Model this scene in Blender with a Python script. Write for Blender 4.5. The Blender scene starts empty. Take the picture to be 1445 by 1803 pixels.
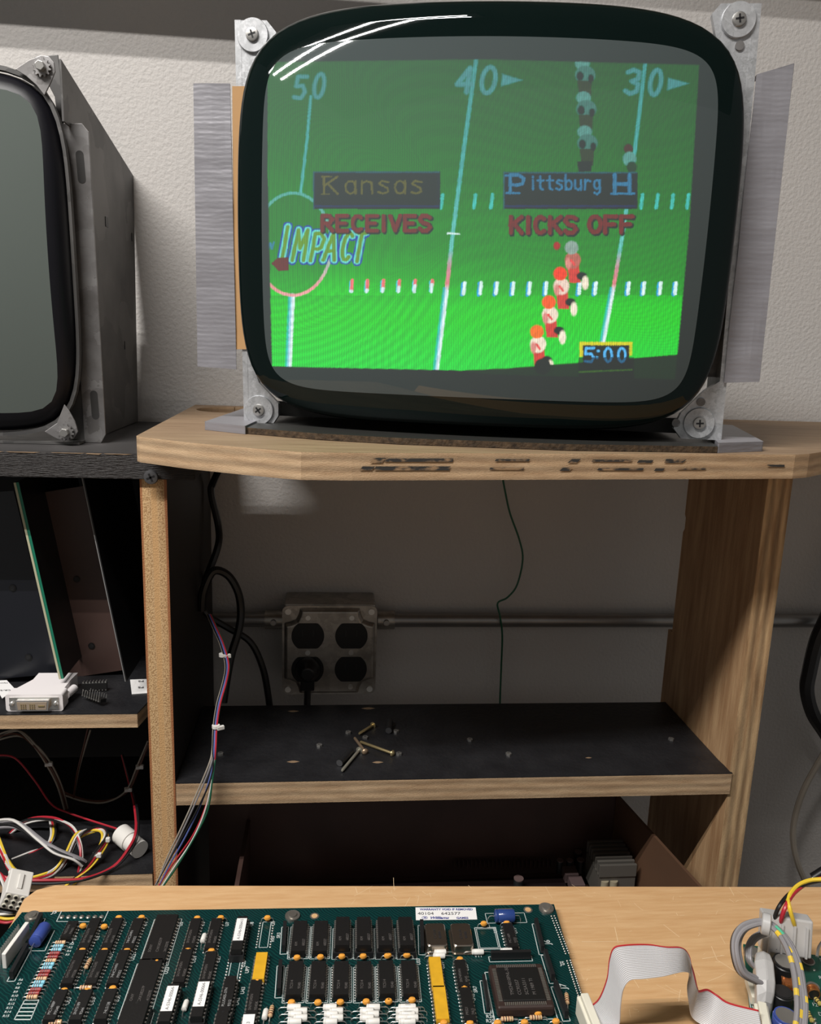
import bpy, math, random
import numpy as np
from mathutils import Vector, Matrix, noise
random.seed(7)
SC = bpy.context.scene
COL = SC.collection
# ------------------------------------------------------------------ camera
W, H = 1445, 1803
F = 1401.0
PITCH, YAW, ROLL = .208, .1004, -.0359
cp, sp, cyw, syw = math.cos(PITCH), math.sin(PITCH), math.cos(YAW), math.sin(YAW)
FW = np.array([syw * cp, cyw * cp, -sp]); RT = np.array([cyw, -syw, 0.]); DN = np.cross(FW, RT)
cr, sr = math.cos(ROLL), math.sin(ROLL)
CAMR = np.array([cr * RT + sr * DN, -sr * RT + cr * DN, FW])      # rows: right, down, forward
camd = bpy.data.cameras.new('camera'); cam = bpy.data.objects.new('camera', camd); COL.objects.link(cam)
camd.sensor_fit = 'VERTICAL'; camd.sensor_height = 24.0; camd.lens = 24.0 * F / H
camd.clip_start = .02; camd.clip_end = 50
R_, D_, F_ = CAMR
cam.matrix_world = Matrix(((R_[0], -D_[0], -F_[0], 0), (R_[1], -D_[1], -F_[1], 0), (R_[2], -D_[2], -F_[2], 0), (0, 0, 0, 1)))
SC.camera = cam
SC.view_settings.view_transform = 'Standard'; SC.view_settings.look = 'None'
SC.view_settings.exposure = 0.0; SC.view_settings.gamma = 1.0; SC.view_settings.use_curve_mapping = False
# ------------------------------------------------------------------ world and lamps
wd = bpy.data.worlds.new('world'); SC.world = wd; wd.use_nodes = True
bg = wd.node_tree.nodes['Background']; bg.inputs[0].default_value = (1.0, .975, .94, 1); bg.inputs[1].default_value = .17
def area(name, loc, target, sx, sy, power, col=(1, 1, 1)):
    l = bpy.data.lights.new(name, 'AREA'); l.shape = 'RECTANGLE'; l.size = sx; l.size_y = sy; l.energy = power; l.color = col
    o = bpy.data.objects.new(name, l); COL.objects.link(o); o.location = loc
    d = Vector(target) - Vector(loc); o.rotation_euler = d.to_track_quat('-Z', 'Y').to_euler(); return o
CEIL = 1.35
TUBES = [(-.85, -.19), (-.85, -.27)]
for i, (tx, ty) in enumerate(TUBES):
    area('fluorescent_lamp', (tx, ty, CEIL - .075), (tx, ty, 0), 1.35, .011, 31, (1.0, .968, .93))
# ------------------------------------------------------------------ unprojection: a point of the photo on a real plane
def ray(u, v): return CAMR.T @ np.array([u - W / 2, v - H / 2, F])
def aY(u, v, Y): r = ray(u, v); return Vector(r * Y / r[1])
def aZ(u, v, Z): r = ray(u, v); return Vector(r * Z / r[2])
def aX(u, v, X): r = ray(u, v); return Vector(r * X / r[0])
# ------------------------------------------------------------------ materials
MATS = {}
def lin(c):
    return tuple(((x / 255) / 12.92 if x / 255 <= .04045 else ((x / 255 + .055) / 1.055) ** 2.4) for x in c)
def mat(name, col, rough=.5, metal=0, bump=0, bscale=60, stretch=(1, 1, 1), vary=0, vscale=8, col2=None, spec=.5, coat=0, trans=0, alpha=1, detail=6, emis=None, wave=None, sss=0):
    if name in MATS: return MATS[name]
    m = bpy.data.materials.new(name); m.use_nodes = True; nt = m.node_tree; b = nt.nodes['Principled BSDF']
    b.inputs['Base Color'].default_value = (*col, 1); b.inputs['Roughness'].default_value = rough; b.inputs['Metallic'].default_value = metal
    b.inputs['Specular IOR Level'].default_value = spec; b.inputs['Coat Weight'].default_value = coat; b.inputs['Transmission Weight'].default_value = trans
    if alpha < 1: b.inputs['Alpha'].default_value = alpha
    if emis: b.inputs['Emission Color'].default_value = (*emis[0], 1); b.inputs['Emission Strength'].default_value = emis[1]
    tc = nt.nodes.new('ShaderNodeTexCoord'); mp = nt.nodes.new('ShaderNodeMapping'); nt.links.new(tc.outputs['Object'], mp.inputs[0]); mp.inputs['Scale'].default_value = stretch
    if vary or col2:
        n = nt.nodes.new('ShaderNodeTexNoise'); n.inputs['Scale'].default_value = vscale; n.inputs['Detail'].default_value = detail; nt.links.new(mp.outputs[0], n.inputs['Vector'])
        r = nt.nodes.new('ShaderNodeValToRGB'); r.color_ramp.elements[0].position = .3; r.color_ramp.elements[1].position = .7
        c2 = col2 if col2 else tuple(max(0, x * (1 - vary)) for x in col)
        r.color_ramp.elements[0].color = (*c2, 1); r.color_ramp.elements[1].color = (*col, 1)
        nt.links.new(n.outputs['Fac'], r.inputs[0]); out = r.outputs[0]
        if wave:
            w = nt.nodes.new('ShaderNodeTexWave'); w.bands_direction = wave[0]; w.inputs['Scale'].default_value = wave[1]; w.inputs['Distortion'].default_value = wave[2]; w.inputs['Detail'].default_value = 3; w.inputs['Detail Scale'].default_value = wave[4] if len(wave) > 4 else 2
            nt.links.new(tc.outputs['Object'], w.inputs['Vector'])
            mx = nt.nodes.new('ShaderNodeMixRGB'); mx.blend_type = 'MULTIPLY'; mx.inputs[0].default_value = 1
            rr = nt.nodes.new('ShaderNodeValToRGB'); rr.color_ramp.elements[0].color = (1 - wave[3],) * 3 + (1,); rr.color_ramp.elements[1].color = (1, 1, 1, 1)
            nt.links.new(w.outputs['Fac'], rr.inputs[0]); nt.links.new(out, mx.inputs[1]); nt.links.new(rr.outputs[0], mx.inputs[2]); out = mx.outputs[0]
        nt.links.new(out, b.inputs['Base Color'])
    if bump:
        n2 = nt.nodes.new('ShaderNodeTexNoise'); n2.inputs['Scale'].default_value = bscale; n2.inputs['Detail'].default_value = 3; nt.links.new(mp.outputs[0], n2.inputs['Vector'])
        bp = nt.nodes.new('ShaderNodeBump'); bp.inputs['Strength'].default_value = bump; bp.inputs['Distance'].default_value = .002
        nt.links.new(n2.outputs['Fac'], bp.inputs['Height']); nt.links.new(bp.outputs[0], b.inputs['Normal'])
    MATS[name] = m; return m
def nodes_of(m): return m.node_tree, m.node_tree.nodes['Principled BSDF']
m_wall = mat('wall_paint', lin((203, 199, 195)), .75, bump=.5, bscale=260, vary=.10, vscale=3.0)
m_floor = mat('concrete', (.07, .065, .06), .8, vary=.3)
m_ceil = mat('ceiling_paint', (.45, .43, .40), .9)
# plywood faces: grain runs along X; edges show layers along Z
m_plyface = mat('plywood_face', lin((154, 130, 103)), .62, bump=.2, bscale=120, stretch=(1.5, 14, 14), col2=lin((130, 106, 82)), vscale=14)
m_plypanel = mat('plywood_panel_face', lin((186, 152, 114)), .62, bump=.25, bscale=70, stretch=(14, 14, 1.4), col2=lin((148, 112, 78)), vscale=9)
def layered(name, c1, c2, axis, pitch, dist=1.2, strength=.6):
    m = mat(name, c1, .72, bump=.35, bscale=900, col2=c2, stretch=(.5, .5, 4) if axis == 'Z' else (4, 4, .35), vscale=70, wave=(axis, .5 * math.pi / 10 / pitch * 2, dist, strength, 3)); return m
m_edge = layered('plywood_edge', lin((206, 176, 140)), lin((176, 144, 110)), 'Z', .0075, .35, .34)
m_postedge = layered('plywood_post_edge', lin((206, 174, 132)), lin((158, 124, 88)), 'X', .0085, .5, .42)
m_black = mat('black_paint_board', (.0085, .0085, .010), .45, bump=.35, bscale=200, col2=(.016, .016, .018), vscale=40)
m_blackwood = mat('black_wood_edge', (.012, .0095, .009), .6, bump=.9, bscale=90, stretch=(1.5, 8, 14), col2=(.022, .018, .017), vscale=30)
m_desk = mat('desk_wood', lin((209, 171, 126)), .45, bump=.12, bscale=120, stretch=(2.5, 26, 1), col2=lin((196, 154, 108)), vscale=16)
def steel(name, c1, c2, rough=.38, scale=28, metal=.75):
    m = bpy.data.materials.new(name); m.use_nodes = True; nt, b = nodes_of(m)
    tc = nt.nodes.new('ShaderNodeTexCoord'); v = nt.nodes.new('ShaderNodeTexVoronoi'); v.inputs['Scale'].default_value = scale
    nz = nt.nodes.new('ShaderNodeTexNoise'); nz.inputs['Scale'].default_value = scale * 1.3; nz.inputs['Detail'].default_value = 5
    nt.links.new(tc.outputs['Object'], nz.inputs['Vector'])
    mv = nt.nodes.new('ShaderNodeMixRGB'); mv.inputs[0].default_value = .06; nt.links.new(tc.outputs['Object'], mv.inputs[1]); nt.links.new(nz.outputs['Color'], mv.inputs[2]); nt.links.new(mv.outputs[0], v.inputs['Vector'])
    mx = nt.nodes.new('ShaderNodeMixRGB'); mx.inputs[0].default_value = .65; nt.links.new(v.outputs['Color'], mx.inputs[1]); nt.links.new(nz.outputs['Fac'], mx.inputs[2])
    r = nt.nodes.new('ShaderNodeValToRGB'); r.color_ramp.elements[0].position = .3; r.color_ramp.elements[1].position = .72; r.color_ramp.elements[0].color = (*c1, 1); r.color_ramp.elements[1].color = (*c2, 1)
    nt.links.new(mx.outputs[0], r.inputs[0]); nt.links.new(r.outputs[0], b.inputs['Base Color'])
    b.inputs['Metallic'].default_value = metal; b.inputs['Roughness'].default_value = rough; MATS[name] = m; return m
m_galv = steel('galvanized_steel', (.20, .19, .185), (.42, .41, .41), .45, 45)
m_galvdark = steel('dull_grey_steel', (.085, .083, .082), (.17, .165, .16), .5, 20, .5)
m_zinc = steel('zinc_plate', (.42, .43, .44), (.66, .67, .69), .4, 120, .6)
m_box = steel('box_steel', (.30, .28, .25), (.48, .45, .41), .36, 60, .8)
m_conduit = mat('conduit_steel', (.36, .35, .34), .38, .8, vary=.2, vscale=30)
m_silver = mat('bright_pin_metal', (.70, .69, .66), .28, .9)
m_screw = mat('screw_steel', (.45, .44, .42), .35, .85)
m_brass = mat('yellow_zinc', (.62, .50, .26), .32, .85)
m_darkscrew = mat('dark_screw', (.10, .10, .105), .4, .5)
m_black_pl = mat('black_plastic', (.012, .012, .013), .4)
m_chip = mat('chip_epoxy', (.0095, .009, .009), .45, bump=.05, bscale=800, spec=.35)
m_white_pl = mat('white_nylon', (.72, .70, .66), .4, spec=.4)
m_dvi = mat('off_white_plastic', (.78, .74, .74), .42)
m_cream = mat('cream_plastic', (.70, .67, .56), .45)
m_yellowchip = mat('yellow_component', (.70, .38, .02), .45, vary=.15, vscale=200)
m_bead = mat('orange_bead', (.75, .33, .05), .35)
m_blue = mat('blue_sleeve', (.02, .05, .20), .25, coat=.5)
m_lblue = mat('blue_capacitor', (.04, .07, .28), .3)
m_paper = mat('paper_label', (.80, .79, .78), .6)
m_ink = mat('black_ink', (.02, .02, .025), .7)
m_inkblue = mat('blue_ink', (.03, .04, .25), .7)
m_silk = mat('white_silkscreen', (.46, .50, .49), .6)
m_mark = mat('chip_marking', (.11, .10, .095), .6)
m_copper = mat('copper_wire', (.80, .32, .12), .25, .9)
m_glassblk = mat('tube_border_black', (.002, .0065, .006), .02, spec=.30)  # slight green in the base stands in for the picture's glow in the glass
m_rubber = mat('black_rubber', (.006, .006, .009), .38, spec=.3)
m_card = mat('tan_cardboard', lin((190, 148, 100)), .8, vary=.15, vscale=30)
m_cardk = mat('brown_cardboard', lin((84, 66, 46)), .85, vary=.75, vscale=260, bump=.6, bscale=300)
m_carddark = mat('black_cardboard', (.022, .022, .02), .5)
m_brown = mat('brown_phenolic', (.085, .048, .040), .45, vary=.35, vscale=14)
m_hard = mat('hardboard', lin((92, 66, 48)), .6, vary=.25, vscale=12)
m_greenpcb = mat('green_laminate', (.01, .17, .10), .4)
m_creampcb = mat('fibreglass_edge', (.45, .44, .30), .5)
def tape():
    m = bpy.data.materials.new('duct_tape'); m.use_nodes = True; nt, b = nodes_of(m)
    b.inputs['Metallic'].default_value = .25; b.inputs['Roughness'].default_value = .46
    tc = nt.nodes.new('ShaderNodeTexCoord')
    w = nt.nodes.new('ShaderNodeTexWave'); w.bands_direction = 'Z'; w.inputs['Scale'].default_value = 90; w.inputs['Distortion'].default_value = 3; w.inputs['Detail'].default_value = 3; w.inputs['Detail Scale'].default_value = .6
    n = nt.nodes.new('ShaderNodeTexNoise'); n.inputs['Scale'].default_value = 22; n.inputs['Detail'].default_value = 4
    mp = nt.nodes.new('ShaderNodeMapping'); mp.inputs['Scale'].default_value = (.6, .6, 2.2)
    nt.links.new(tc.outputs['Object'], mp.inputs[0]); nt.links.new(mp.outputs[0], n.inputs['Vector']); nt.links.new(tc.outputs['Object'], w.inputs['Vector'])
    b1 = nt.nodes.new('ShaderNodeBump'); b1.inputs['Strength'].default_value = .10; b1.inputs['Distance'].default_value = .0006
    b2 = nt.nodes.new('ShaderNodeBump'); b2.inputs['Strength'].default_value = .45; b2.inputs['Distance'].default_value = .004
    nt.links.new(w.outputs['Fac'], b1.inputs['Height']); nt.links.new(n.outputs['Fac'], b2.inputs['Height']); nt.links.new(b1.outputs[0], b2.inputs['Normal']); nt.links.new(b2.outputs[0], b.inputs['Normal'])
    r = nt.nodes.new('ShaderNodeValToRGB'); r.color_ramp.elements[0].color = (.22, .215, .235, 1); r.color_ramp.elements[1].color = (.31, .305, .33, 1)
    nt.links.new(n.outputs['Fac'], r.inputs[0]); nt.links.new(r.outputs[0], b.inputs['Base Color']); return m
m_tape = tape()
def wirem(name, c): return mat('wire_' + name, c, .38, spec=.5)
WR = {'black': wirem('black', (.010, .010, .011)), 'red': wirem('red', (.42, .02, .035)), 'white': wirem('white', (.62, .60, .57)), 'yellow': wirem('yellow', (.75, .52, .04)),
      'grey': wirem('grey', (.24, .23, .24)), 'blue': wirem('blue', (.09, .13, .36)), 'green': wirem('green', (.01, .10, .05)), 'brown': wirem('brown', (.10, .035, .02)),
      'orange': wirem('orange', (.55, .13, .03)), 'beige': wirem('beige', (.33, .29, .24))}
# ------------------------------------------------------------------ mesh builder
class MB:
    def __init__(s): s.v = []; s.f = []; s.m = []; s.sm = []; s.mats = []
    def mi(s, m):
        if m not in s.mats: s.mats.append(m)
        return s.mats.index(m)
    def add(s, vs, fs, m=None, smooth=False):
        k = len(s.v); s.v += [Vector(x) for x in vs]; i = s.mi(m)
        for f in fs: s.f.append([a + k for a in f]); s.m.append(i); s.sm.append(smooth)
        return s
    def box(s, c, size, m=None, rz=0, R=None):
        a, b, d = [x / 2 for x in size]; q = [Vector((x, y, z)) for x in (-a, a) for y in (-b, b) for z in (-d, d)]
        R = R or Matrix.Rotation(rz, 3, 'Z'); c = Vector(c)
        return s.add([R @ p + c for p in q], [(0, 1, 3, 2), (4, 6, 7, 5), (0, 4, 5, 1), (2, 3, 7, 6), (0, 2, 6, 4), (1, 5, 7, 3)], m)
    def b2(s, lo, hi, m=None): return s.box([(lo[i] + hi[i]) / 2 for i in range(3)], [abs(hi[i] - lo[i]) for i in range(3)], m)
    def loft(s, rings, m=None, caps=True, smooth=True, closed=True):
        n = len(rings[0]); vs = [p for r in rings for p in r]; fs = []
        for i in range(len(rings) - 1):
            for j in range(n if closed else n - 1):
                fs.append((i * n + j, i * n + (j + 1) % n, (i + 1) * n + (j + 1) % n, (i + 1) * n + j))
        k = len(s.v); s.add(vs, fs, m, smooth)
        if caps:
            i = s.mi(m)
            s.f.append([k + j for j in range(n)][::-1]); s.m.append(i); s.sm.append(False)
            s.f.append([k + (len(rings) - 1) * n + j for j in range(n)]); s.m.append(i); s.sm.append(False)
        return s
    def cyl(s, p0, p1, r, m=None, n=20, r1=None, smooth=True):
        p0 = Vector(p0); p1 = Vector(p1); d = (p1 - p0).normalized(); u = d.orthogonal().normalized(); w = d.cross(u); r1 = r if r1 is None else r1
        ring = lambda p, rr: [p + (u * math.cos(2 * math.pi * k / n) + w * math.sin(2 * math.pi * k / n)) * rr for k in range(n)]
        return s.loft([ring(p0, r), ring(p1, r1)], m, smooth=smooth)
    def lathe(s, p0, d, prof, m=None, n=24):
        p0 = Vector(p0); d = Vector(d).normalized(); u = d.orthogonal().normalized(); w = d.cross(u)
        return s.loft([[p0 + d * h + (u * math.cos(2 * math.pi * k / n) + w * math.sin(2 * math.pi * k / n)) * max(r, 1e-5) for k in range(n)] for h, r in prof], m)
    def tube(s, pts, r, m=None, n=8, smooth=6, caps=True):
        P = spline([Vector(p) for p in pts], smooth); rings = []; up = None
        for i, p in enumerate(P):
            t = (P[min(i + 1, len(P) - 1)] - P[max(i - 1, 0)]).normalized()
            if up is None: up = t.orthogonal().normalized()
            up = (up - t * up.dot(t)).normalized(); w = t.cross(up)
            rings.append([p + (up * math.cos(2 * math.pi * k / n) + w * math.sin(2 * math.pi * k / n)) * r for k in range(n)])
        return s.loft(rings, m, caps)
    def prism(s, poly, h0, h1, m=None, f=None, side=None):
        """poly (a,b) extruded along third axis; f maps (a,b,h) to a point"""
        f = f or (lambda a, b, h: Vector((a, b, h))); n = len(poly)
        vs = [f(a, b, h0) for a, b in poly] + [f(a, b, h1) for a, b in poly]
        s.add(vs, [list(range(n))[::-1], list(range(n, 2 * n))], m)
        s.add(vs, [(i, (i + 1) % n, n + (i + 1) % n, n + i) for i in range(n)], side or m); return s
    def build(s, name, parent=None, mat=None, bevel=0, loc=None, recalc=True, seg=2):
        me = bpy.data.meshes.new(name)
        off = Vector((0, 0, 0))
        if parent is not None: off = world_loc(parent)
        else:
            if loc is None:
                lo = [min(v[i] for v in s.v) for i in range(3)]; hi = [max(v[i] for v in s.v) for i in range(3)]
                loc = Vector(((lo[0] + hi[0]) / 2, (lo[1] + hi[1]) / 2, lo[2]))
            off = Vector(loc)
        me.from_pydata([v - off for v in s.v], [], s.f)
        ms = [mat if x is None else x for x in s.mats]
        for x in ms: me.materials.append(x)
        me.polygons.foreach_set('material_index', s.m); me.polygons.foreach_set('use_smooth', s.sm)
        if recalc:
            import bmesh
            b = bmesh.new(); b.from_mesh(me); bmesh.ops.recalc_face_normals(b, faces=b.faces); b.to_mesh(me); b.free()
        if any(s.sm): me.set_sharp_from_angle(angle=.75)
        o = bpy.data.objects.new(name, me); COL.objects.link(o)
        if parent is not None: o.parent = parent
        else: o.location = off
        if bevel:
            mo = o.modifiers.new('bevel', 'BEVEL'); mo.width = bevel; mo.segments = seg; mo.limit_method = 'ANGLE'; mo.angle_limit = .7
        return o
def world_loc(o):
    l = Vector((0, 0, 0))
    while o: l += Vector(o.location); o = o.parent
    return l
def spline(P, k):
    if k <= 1 or len(P) < 3: return P
    out = []
    for i in range(len(P) - 1):
        p0 = P[max(i - 1, 0)]; p1 = P[i]; p2 = P[i + 1]; p3 = P[min(i + 2, len(P) - 1)]
        for j in range(k):
            t = j / k
            out.append(.5 * ((2 * p1) + (p2 - p0) * t + (2 * p0 - 5 * p1 + 4 * p2 - p3) * t * t + (3 * p1 - p0 - 3 * p2 + p3) * t ** 3))
    out.append(P[-1]); return out
def tag(o, label=None, cat=None, group=None, kind=None):
    if label: o['label'] = label
    if cat: o['category'] = cat
    if group: o['group'] = group
    if kind: o['kind'] = kind
    return o
def thing(name, loc, label, cat, group=None):
    o = bpy.data.objects.new(name, None); o.empty_display_size = .02; COL.objects.link(o); o.location = loc
    return tag(o, label, cat, group)
def copy_tree(o, parent=None):
    c = o.copy(); COL.objects.link(c)
    if parent is not None: c.parent = parent
    for ch in list(o.children): copy_tree(ch, c)
    return c
def text(s, fn, size, name, parent, mat, shear=0, bold=0, xs=1.0, align='LEFT', extr=.00004):
    """lettering as thin mesh; fn maps (x,y,h) to a world point"""
    cu = bpy.data.curves.new('t', 'FONT'); cu.body = s; cu.size = size; cu.shear = shear; cu.offset = bold; cu.align_x = align; cu.resolution_u = 3
    t = bpy.data.objects.new('t', cu); COL.objects.link(t)
    dg = bpy.context.evaluated_depsgraph_get(); me = bpy.data.meshes.new_from_object(t.evaluated_get(dg))
    vs = [fn(v.co.x * xs, v.co.y, extr) for v in me.vertices]; fs = [list(p.vertices) for p in me.polygons]
    bpy.data.objects.remove(t); bpy.data.meshes.remove(me); bpy.data.curves.remove(cu)
    if not name: return vs, fs
    b = MB(); b.add(vs, fs, mat); return b.build(name, parent, recalc=False)
def rr(cx_, cy_, w, h, r, n=5):
    """rounded rectangle outline"""
    out = []
    for (sx, sy, a0) in ((1, 1, 0), (-1, 1, 90), (-1, -1, 180), (1, -1, 270)):
        for k in range(n + 1):
            a = math.radians(a0 + 90 * k / n); out.append((cx_ + sx * (w / 2 - r) + r * math.cos(a), cy_ + sy * (h / 2 - r) + r * math.sin(a)))
    return out
# ================================================================== SETTING
WY = .8834
tag(MB().b2((-1.6, WY, -1.25), (1.8, WY + .1, CEIL), m_wall).build('wall_back'), kind='structure')
tag(MB().b2((-1.6, -1.2, -1.3), (1.8, WY + .1, -1.25), m_floor).build('floor'), kind='structure')
tag(MB().b2((-1.6, -1.2, CEIL), (1.8, WY + .1, CEIL + .05), m_ceil).build('ceiling'), kind='structure')
# ceiling fixture round the tubes (above the frame)
fx = thing('ceiling_light', (-.85, -.235, CEIL - .06), 'white twin tube fluorescent fixture under the ceiling', 'ceiling light')
MB().b2((-1.58, -.33, CEIL - .05), (-.12, -.14, CEIL - .002), m_white_pl).build('housing', fx, bevel=.004)
# unseen plank and shelf, added and shaped to shade the top of the wall
pk = MB().b2((-1.2, .635, .50), (.0, .684, .508), m_plyface).build('shadow_plank', bevel=.001); tag(pk, 'unseen narrow slat added above the bench to cast a shadow band on the wall', 'slat')
MB().b2((-1.19, .684, .500), (-1.17, WY, .508), m_galv).build('bracket', pk); MB().b2((-.04, .684, .500), (-.02, WY, .508), m_galv).build('bracket', pk)
pk2 = MB().b2((.03, .636, .56), (1.2, .84, .575), m_plyface).build('shadow_shelf', bevel=.002); tag(pk2, 'unseen deeper shelf added above the right end to shade the upper wall', 'shelf')
MB().b2((.5, .84, .535), (.52, WY, .575), m_galv).build('bracket', pk2); MB().b2((1.1, .84, .535), (1.12, WY, .575), m_galv).build('bracket', pk2)
def post_edge(name, x0, x1, ox):
    m = bpy.data.materials.new(name); m.use_nodes = True; nt, b = nodes_of(m); N = nt.nodes.new; Lk = nt.links.new
    tc = N('ShaderNodeTexCoord'); sx = N('ShaderNodeSeparateXYZ'); Lk(tc.outputs['Object'], sx.inputs[0])
    mr = N('ShaderNodeMapRange'); mr.inputs[1].default_value = x0 - ox; mr.inputs[2].default_value = x1 - ox; Lk(sx.outputs[0], mr.inputs[0])
    nw = N('ShaderNodeTexNoise'); nw.inputs['Scale'].default_value = 14; mpw = N('ShaderNodeMapping'); mpw.inputs['Scale'].default_value = (1, 1, 1.2); Lk(tc.outputs['Object'], mpw.inputs[0]); Lk(mpw.outputs[0], nw.inputs['Vector'])
    ad = N('ShaderNodeMath'); ad.operation = 'MULTIPLY_ADD'; ad.inputs[1].default_value = .09; Lk(nw.outputs['Fac'], ad.inputs[0]); Lk(mr.outputs[0], ad.inputs[2])
    r1 = N('ShaderNodeValToRGB'); r1.color_ramp.interpolation = 'LINEAR'; e = r1.color_ramp.elements; e[0].position = 0; e[0].color = (*lin((158, 104, 66)), 1); e[1].position = 1; e[1].color = (*lin((150, 96, 60)), 1)
    for p, c in ((.12, (158, 104, 66)), (.16, (206, 172, 126)), (.44, (204, 170, 126)), (.48, (196, 156, 108)), (.66, (198, 158, 110)), (.70, (202, 168, 124)), (.93, (196, 160, 116)), (.97, (150, 96, 60))): q = e.new(p); q.color = (*lin(c), 1)
    Lk(ad.outputs[0], r1.inputs[0])
    r2 = N('ShaderNodeValToRGB'); e = r2.color_ramp.elements; e[0].position = .14; e[0].color = (0, 0, 0, 1); e[1].position = .96; e[1].color = (0, 0, 0, 1)
    for p, v in ((.18, 1), (.43, 1), (.48, .1), (.67, .1), (.71, 1), (.92, 1)): q = e.new(p); q.color = (v, v, v, 1)
    Lk(ad.outputs[0], r2.inputs[0])
    ns = N('ShaderNodeTexNoise'); ns.inputs['Scale'].default_value = 950; ns.inputs['Detail'].default_value = 2; mp_ = N('ShaderNodeMapping'); mp_.inputs['Scale'].default_value = (1, 1, .8); Lk(tc.outputs['Object'], mp_.inputs[0]); Lk(mp_.outputs[0], ns.inputs['Vector'])
    r3 = N('ShaderNodeValToRGB'); r3.color_ramp.elements[0].position = .40; r3.color_ramp.elements[0].color = (.60, .52, .44, 1); r3.color_ramp.elements[1].position = .54; r3.color_ramp.elements[1].color = (1, 1, 1, 1); Lk(ns.outputs['Fac'], r3.inputs[0])
    mx = N('ShaderNodeMixRGB'); mx.blend_type = 'MULTIPLY'; Lk(r2.outputs[0], mx.inputs[0]); Lk(r1.outputs[0], mx.inputs[1]); Lk(r3.outputs[0], mx.inputs[2]); Lk(mx.outputs[0], b.inputs['Base Color'])
    bp = N('ShaderNodeBump'); bp.inputs['Strength'].default_value = .5; bp.inputs['Distance'].default_value = .001; Lk(ns.outputs['Fac'], bp.inputs['Height']); Lk(bp.outputs[0], b.inputs['Normal']); b.inputs['Roughness'].default_value = .75
    return m
# ================================================================== PLYWOOD CABINET
ZB = -.0721; TH = .0186
YF = .638; PXo, PXi = .3913, .3690; LX0, LX1 = -.1518, -.1308; ZS = -.3756; YB_ = .783; BOT = -.95
cab = thing('shelving_unit', ((PXo + LX0) / 2, .71, BOT), 'open plywood bench cabinet with black painted shelves under the monitors', 'shelving unit')
# right side panel with a step cut in its rear edge
mb = MB(); poly = [(YF, BOT), (YF, ZB - TH - .0005), (YB_ + .004, ZB - TH - .0005), (YB_ + .004, -.165), (YB_ + .001, -.168), (YB_ + .001, -.180), (YB_ + .004, -.184), (YB_ + .004, -.296), (YB_ + .014, -.296), (YB_ + .014, BOT)]
mb.prism(poly, PXi, PXo, m_plypanel, f=lambda a, b, h: Vector((h, a, b)))
fr = mb.build('side_panel', cab, bevel=.0004); 
MB().b2((PXi + .0001, YF - .0008, BOT), (PXo - .0001, YF + .0005, ZB - TH - .0006), m_postedge).build('edge_face', fr)
mb = MB(); mb.b2((LX0, YF, BOT), (LX1, .86, ZB - TH - .0205), mat('shaded_panel_face', (.012, .008, .006), .6, vary=.3, vscale=8, stretch=(8, 8, 1)))  # shade on the inner side is put into the near-black panel colour
lp = mb.build('side_panel', cab)
MB().b2((LX0 + .0001, YF - .0008, BOT), (LX1 - .0001, YF + .0005, ZB - TH - .0206), post_edge('left_post_edge', LX0, LX1, (PXo + LX0) / 2)).build('edge_face', lp)
# screw in the post
def phillips(mb, c, d, r, m, up=Vector((0, 0, 1)), rot=.4):
    c = Vector(c); d = Vector(d).normalized(); mb.lathe(c, d, [(0, r), (.35 * r, r * .9), (.42 * r, r * .6), (.42 * r, .0)], m, 18)
    u = (up - d * up.dot(d)).normalized(); w = d.cross(u)
    for k in range(2):
        a = rot + k * math.pi / 2; x = u * math.cos(a) + w * math.sin(a); y = w * math.cos(a) - u * math.sin(a)
        R = Matrix((x, y, d)).transposed(); mb.box(c + d * r * .43, (r * 1.15, r * .26, r * .04), m_black_pl, R=R)
mb = MB(); p = aY(266, 840, .6295); phillips(mb, p, (0, -1, 0), .0058, m_darkscrew); mb.build('screw', cab)
# middle shelf: black top skin over plywood
def ply_shelf(poly, ztop, th, name, parent, holes=True):
    o = MB().prism(poly, ztop - th, ztop - .0009, m_edge).build(name, parent, bevel=.0005)
    MB().prism(poly, ztop - .00085, ztop, m_black).build('painted_top', o); return o
ms = ply_shelf([(LX1 + .0008, YF - .003), (PXi + .0012, YF - .003), (PXi - .0008, YF + .02), (PXi - .0008, YB_), (LX1 + .0008, YB_)], ZS, .0213, 'shelf', cab)
for (u, v, w) in [(648, 1247, 20), (516, 1252, 16), (665, 1342, 14), (516, 1341, 16), (1036, 1334, 9)]:
    p = aZ(u, v, ZS + .0002); n = 10; s = w / 2 * .00048
    MB().prism([(p.x + s * math.cos(6.283 * k / n) * (1 if abs(math.cos(6.283 * k / n)) < .9 else 1.5), p.y + s * .5 * math.sin(6.283 * k / n)) for k in range(n)], ZS - .0001, ZS + .00015, m_plyface).build('worn_spot', ms)
# left cubby shelves
ZL = -.312
ls = ply_shelf([(-.62, YF), (-.1605, YF), (-.1535, YF + .04), (-.1535, .84), (-.62, .84)], ZL, .0130, 'shelf', cab)
ZLL = -.463
l2 = ply_shelf([(-.62, YF - .002), (LX0 - .0006, YF - .002), (LX0 - .0006, .84), (-.62, .84)], ZLL, .0150, 'shelf', cab)
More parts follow.
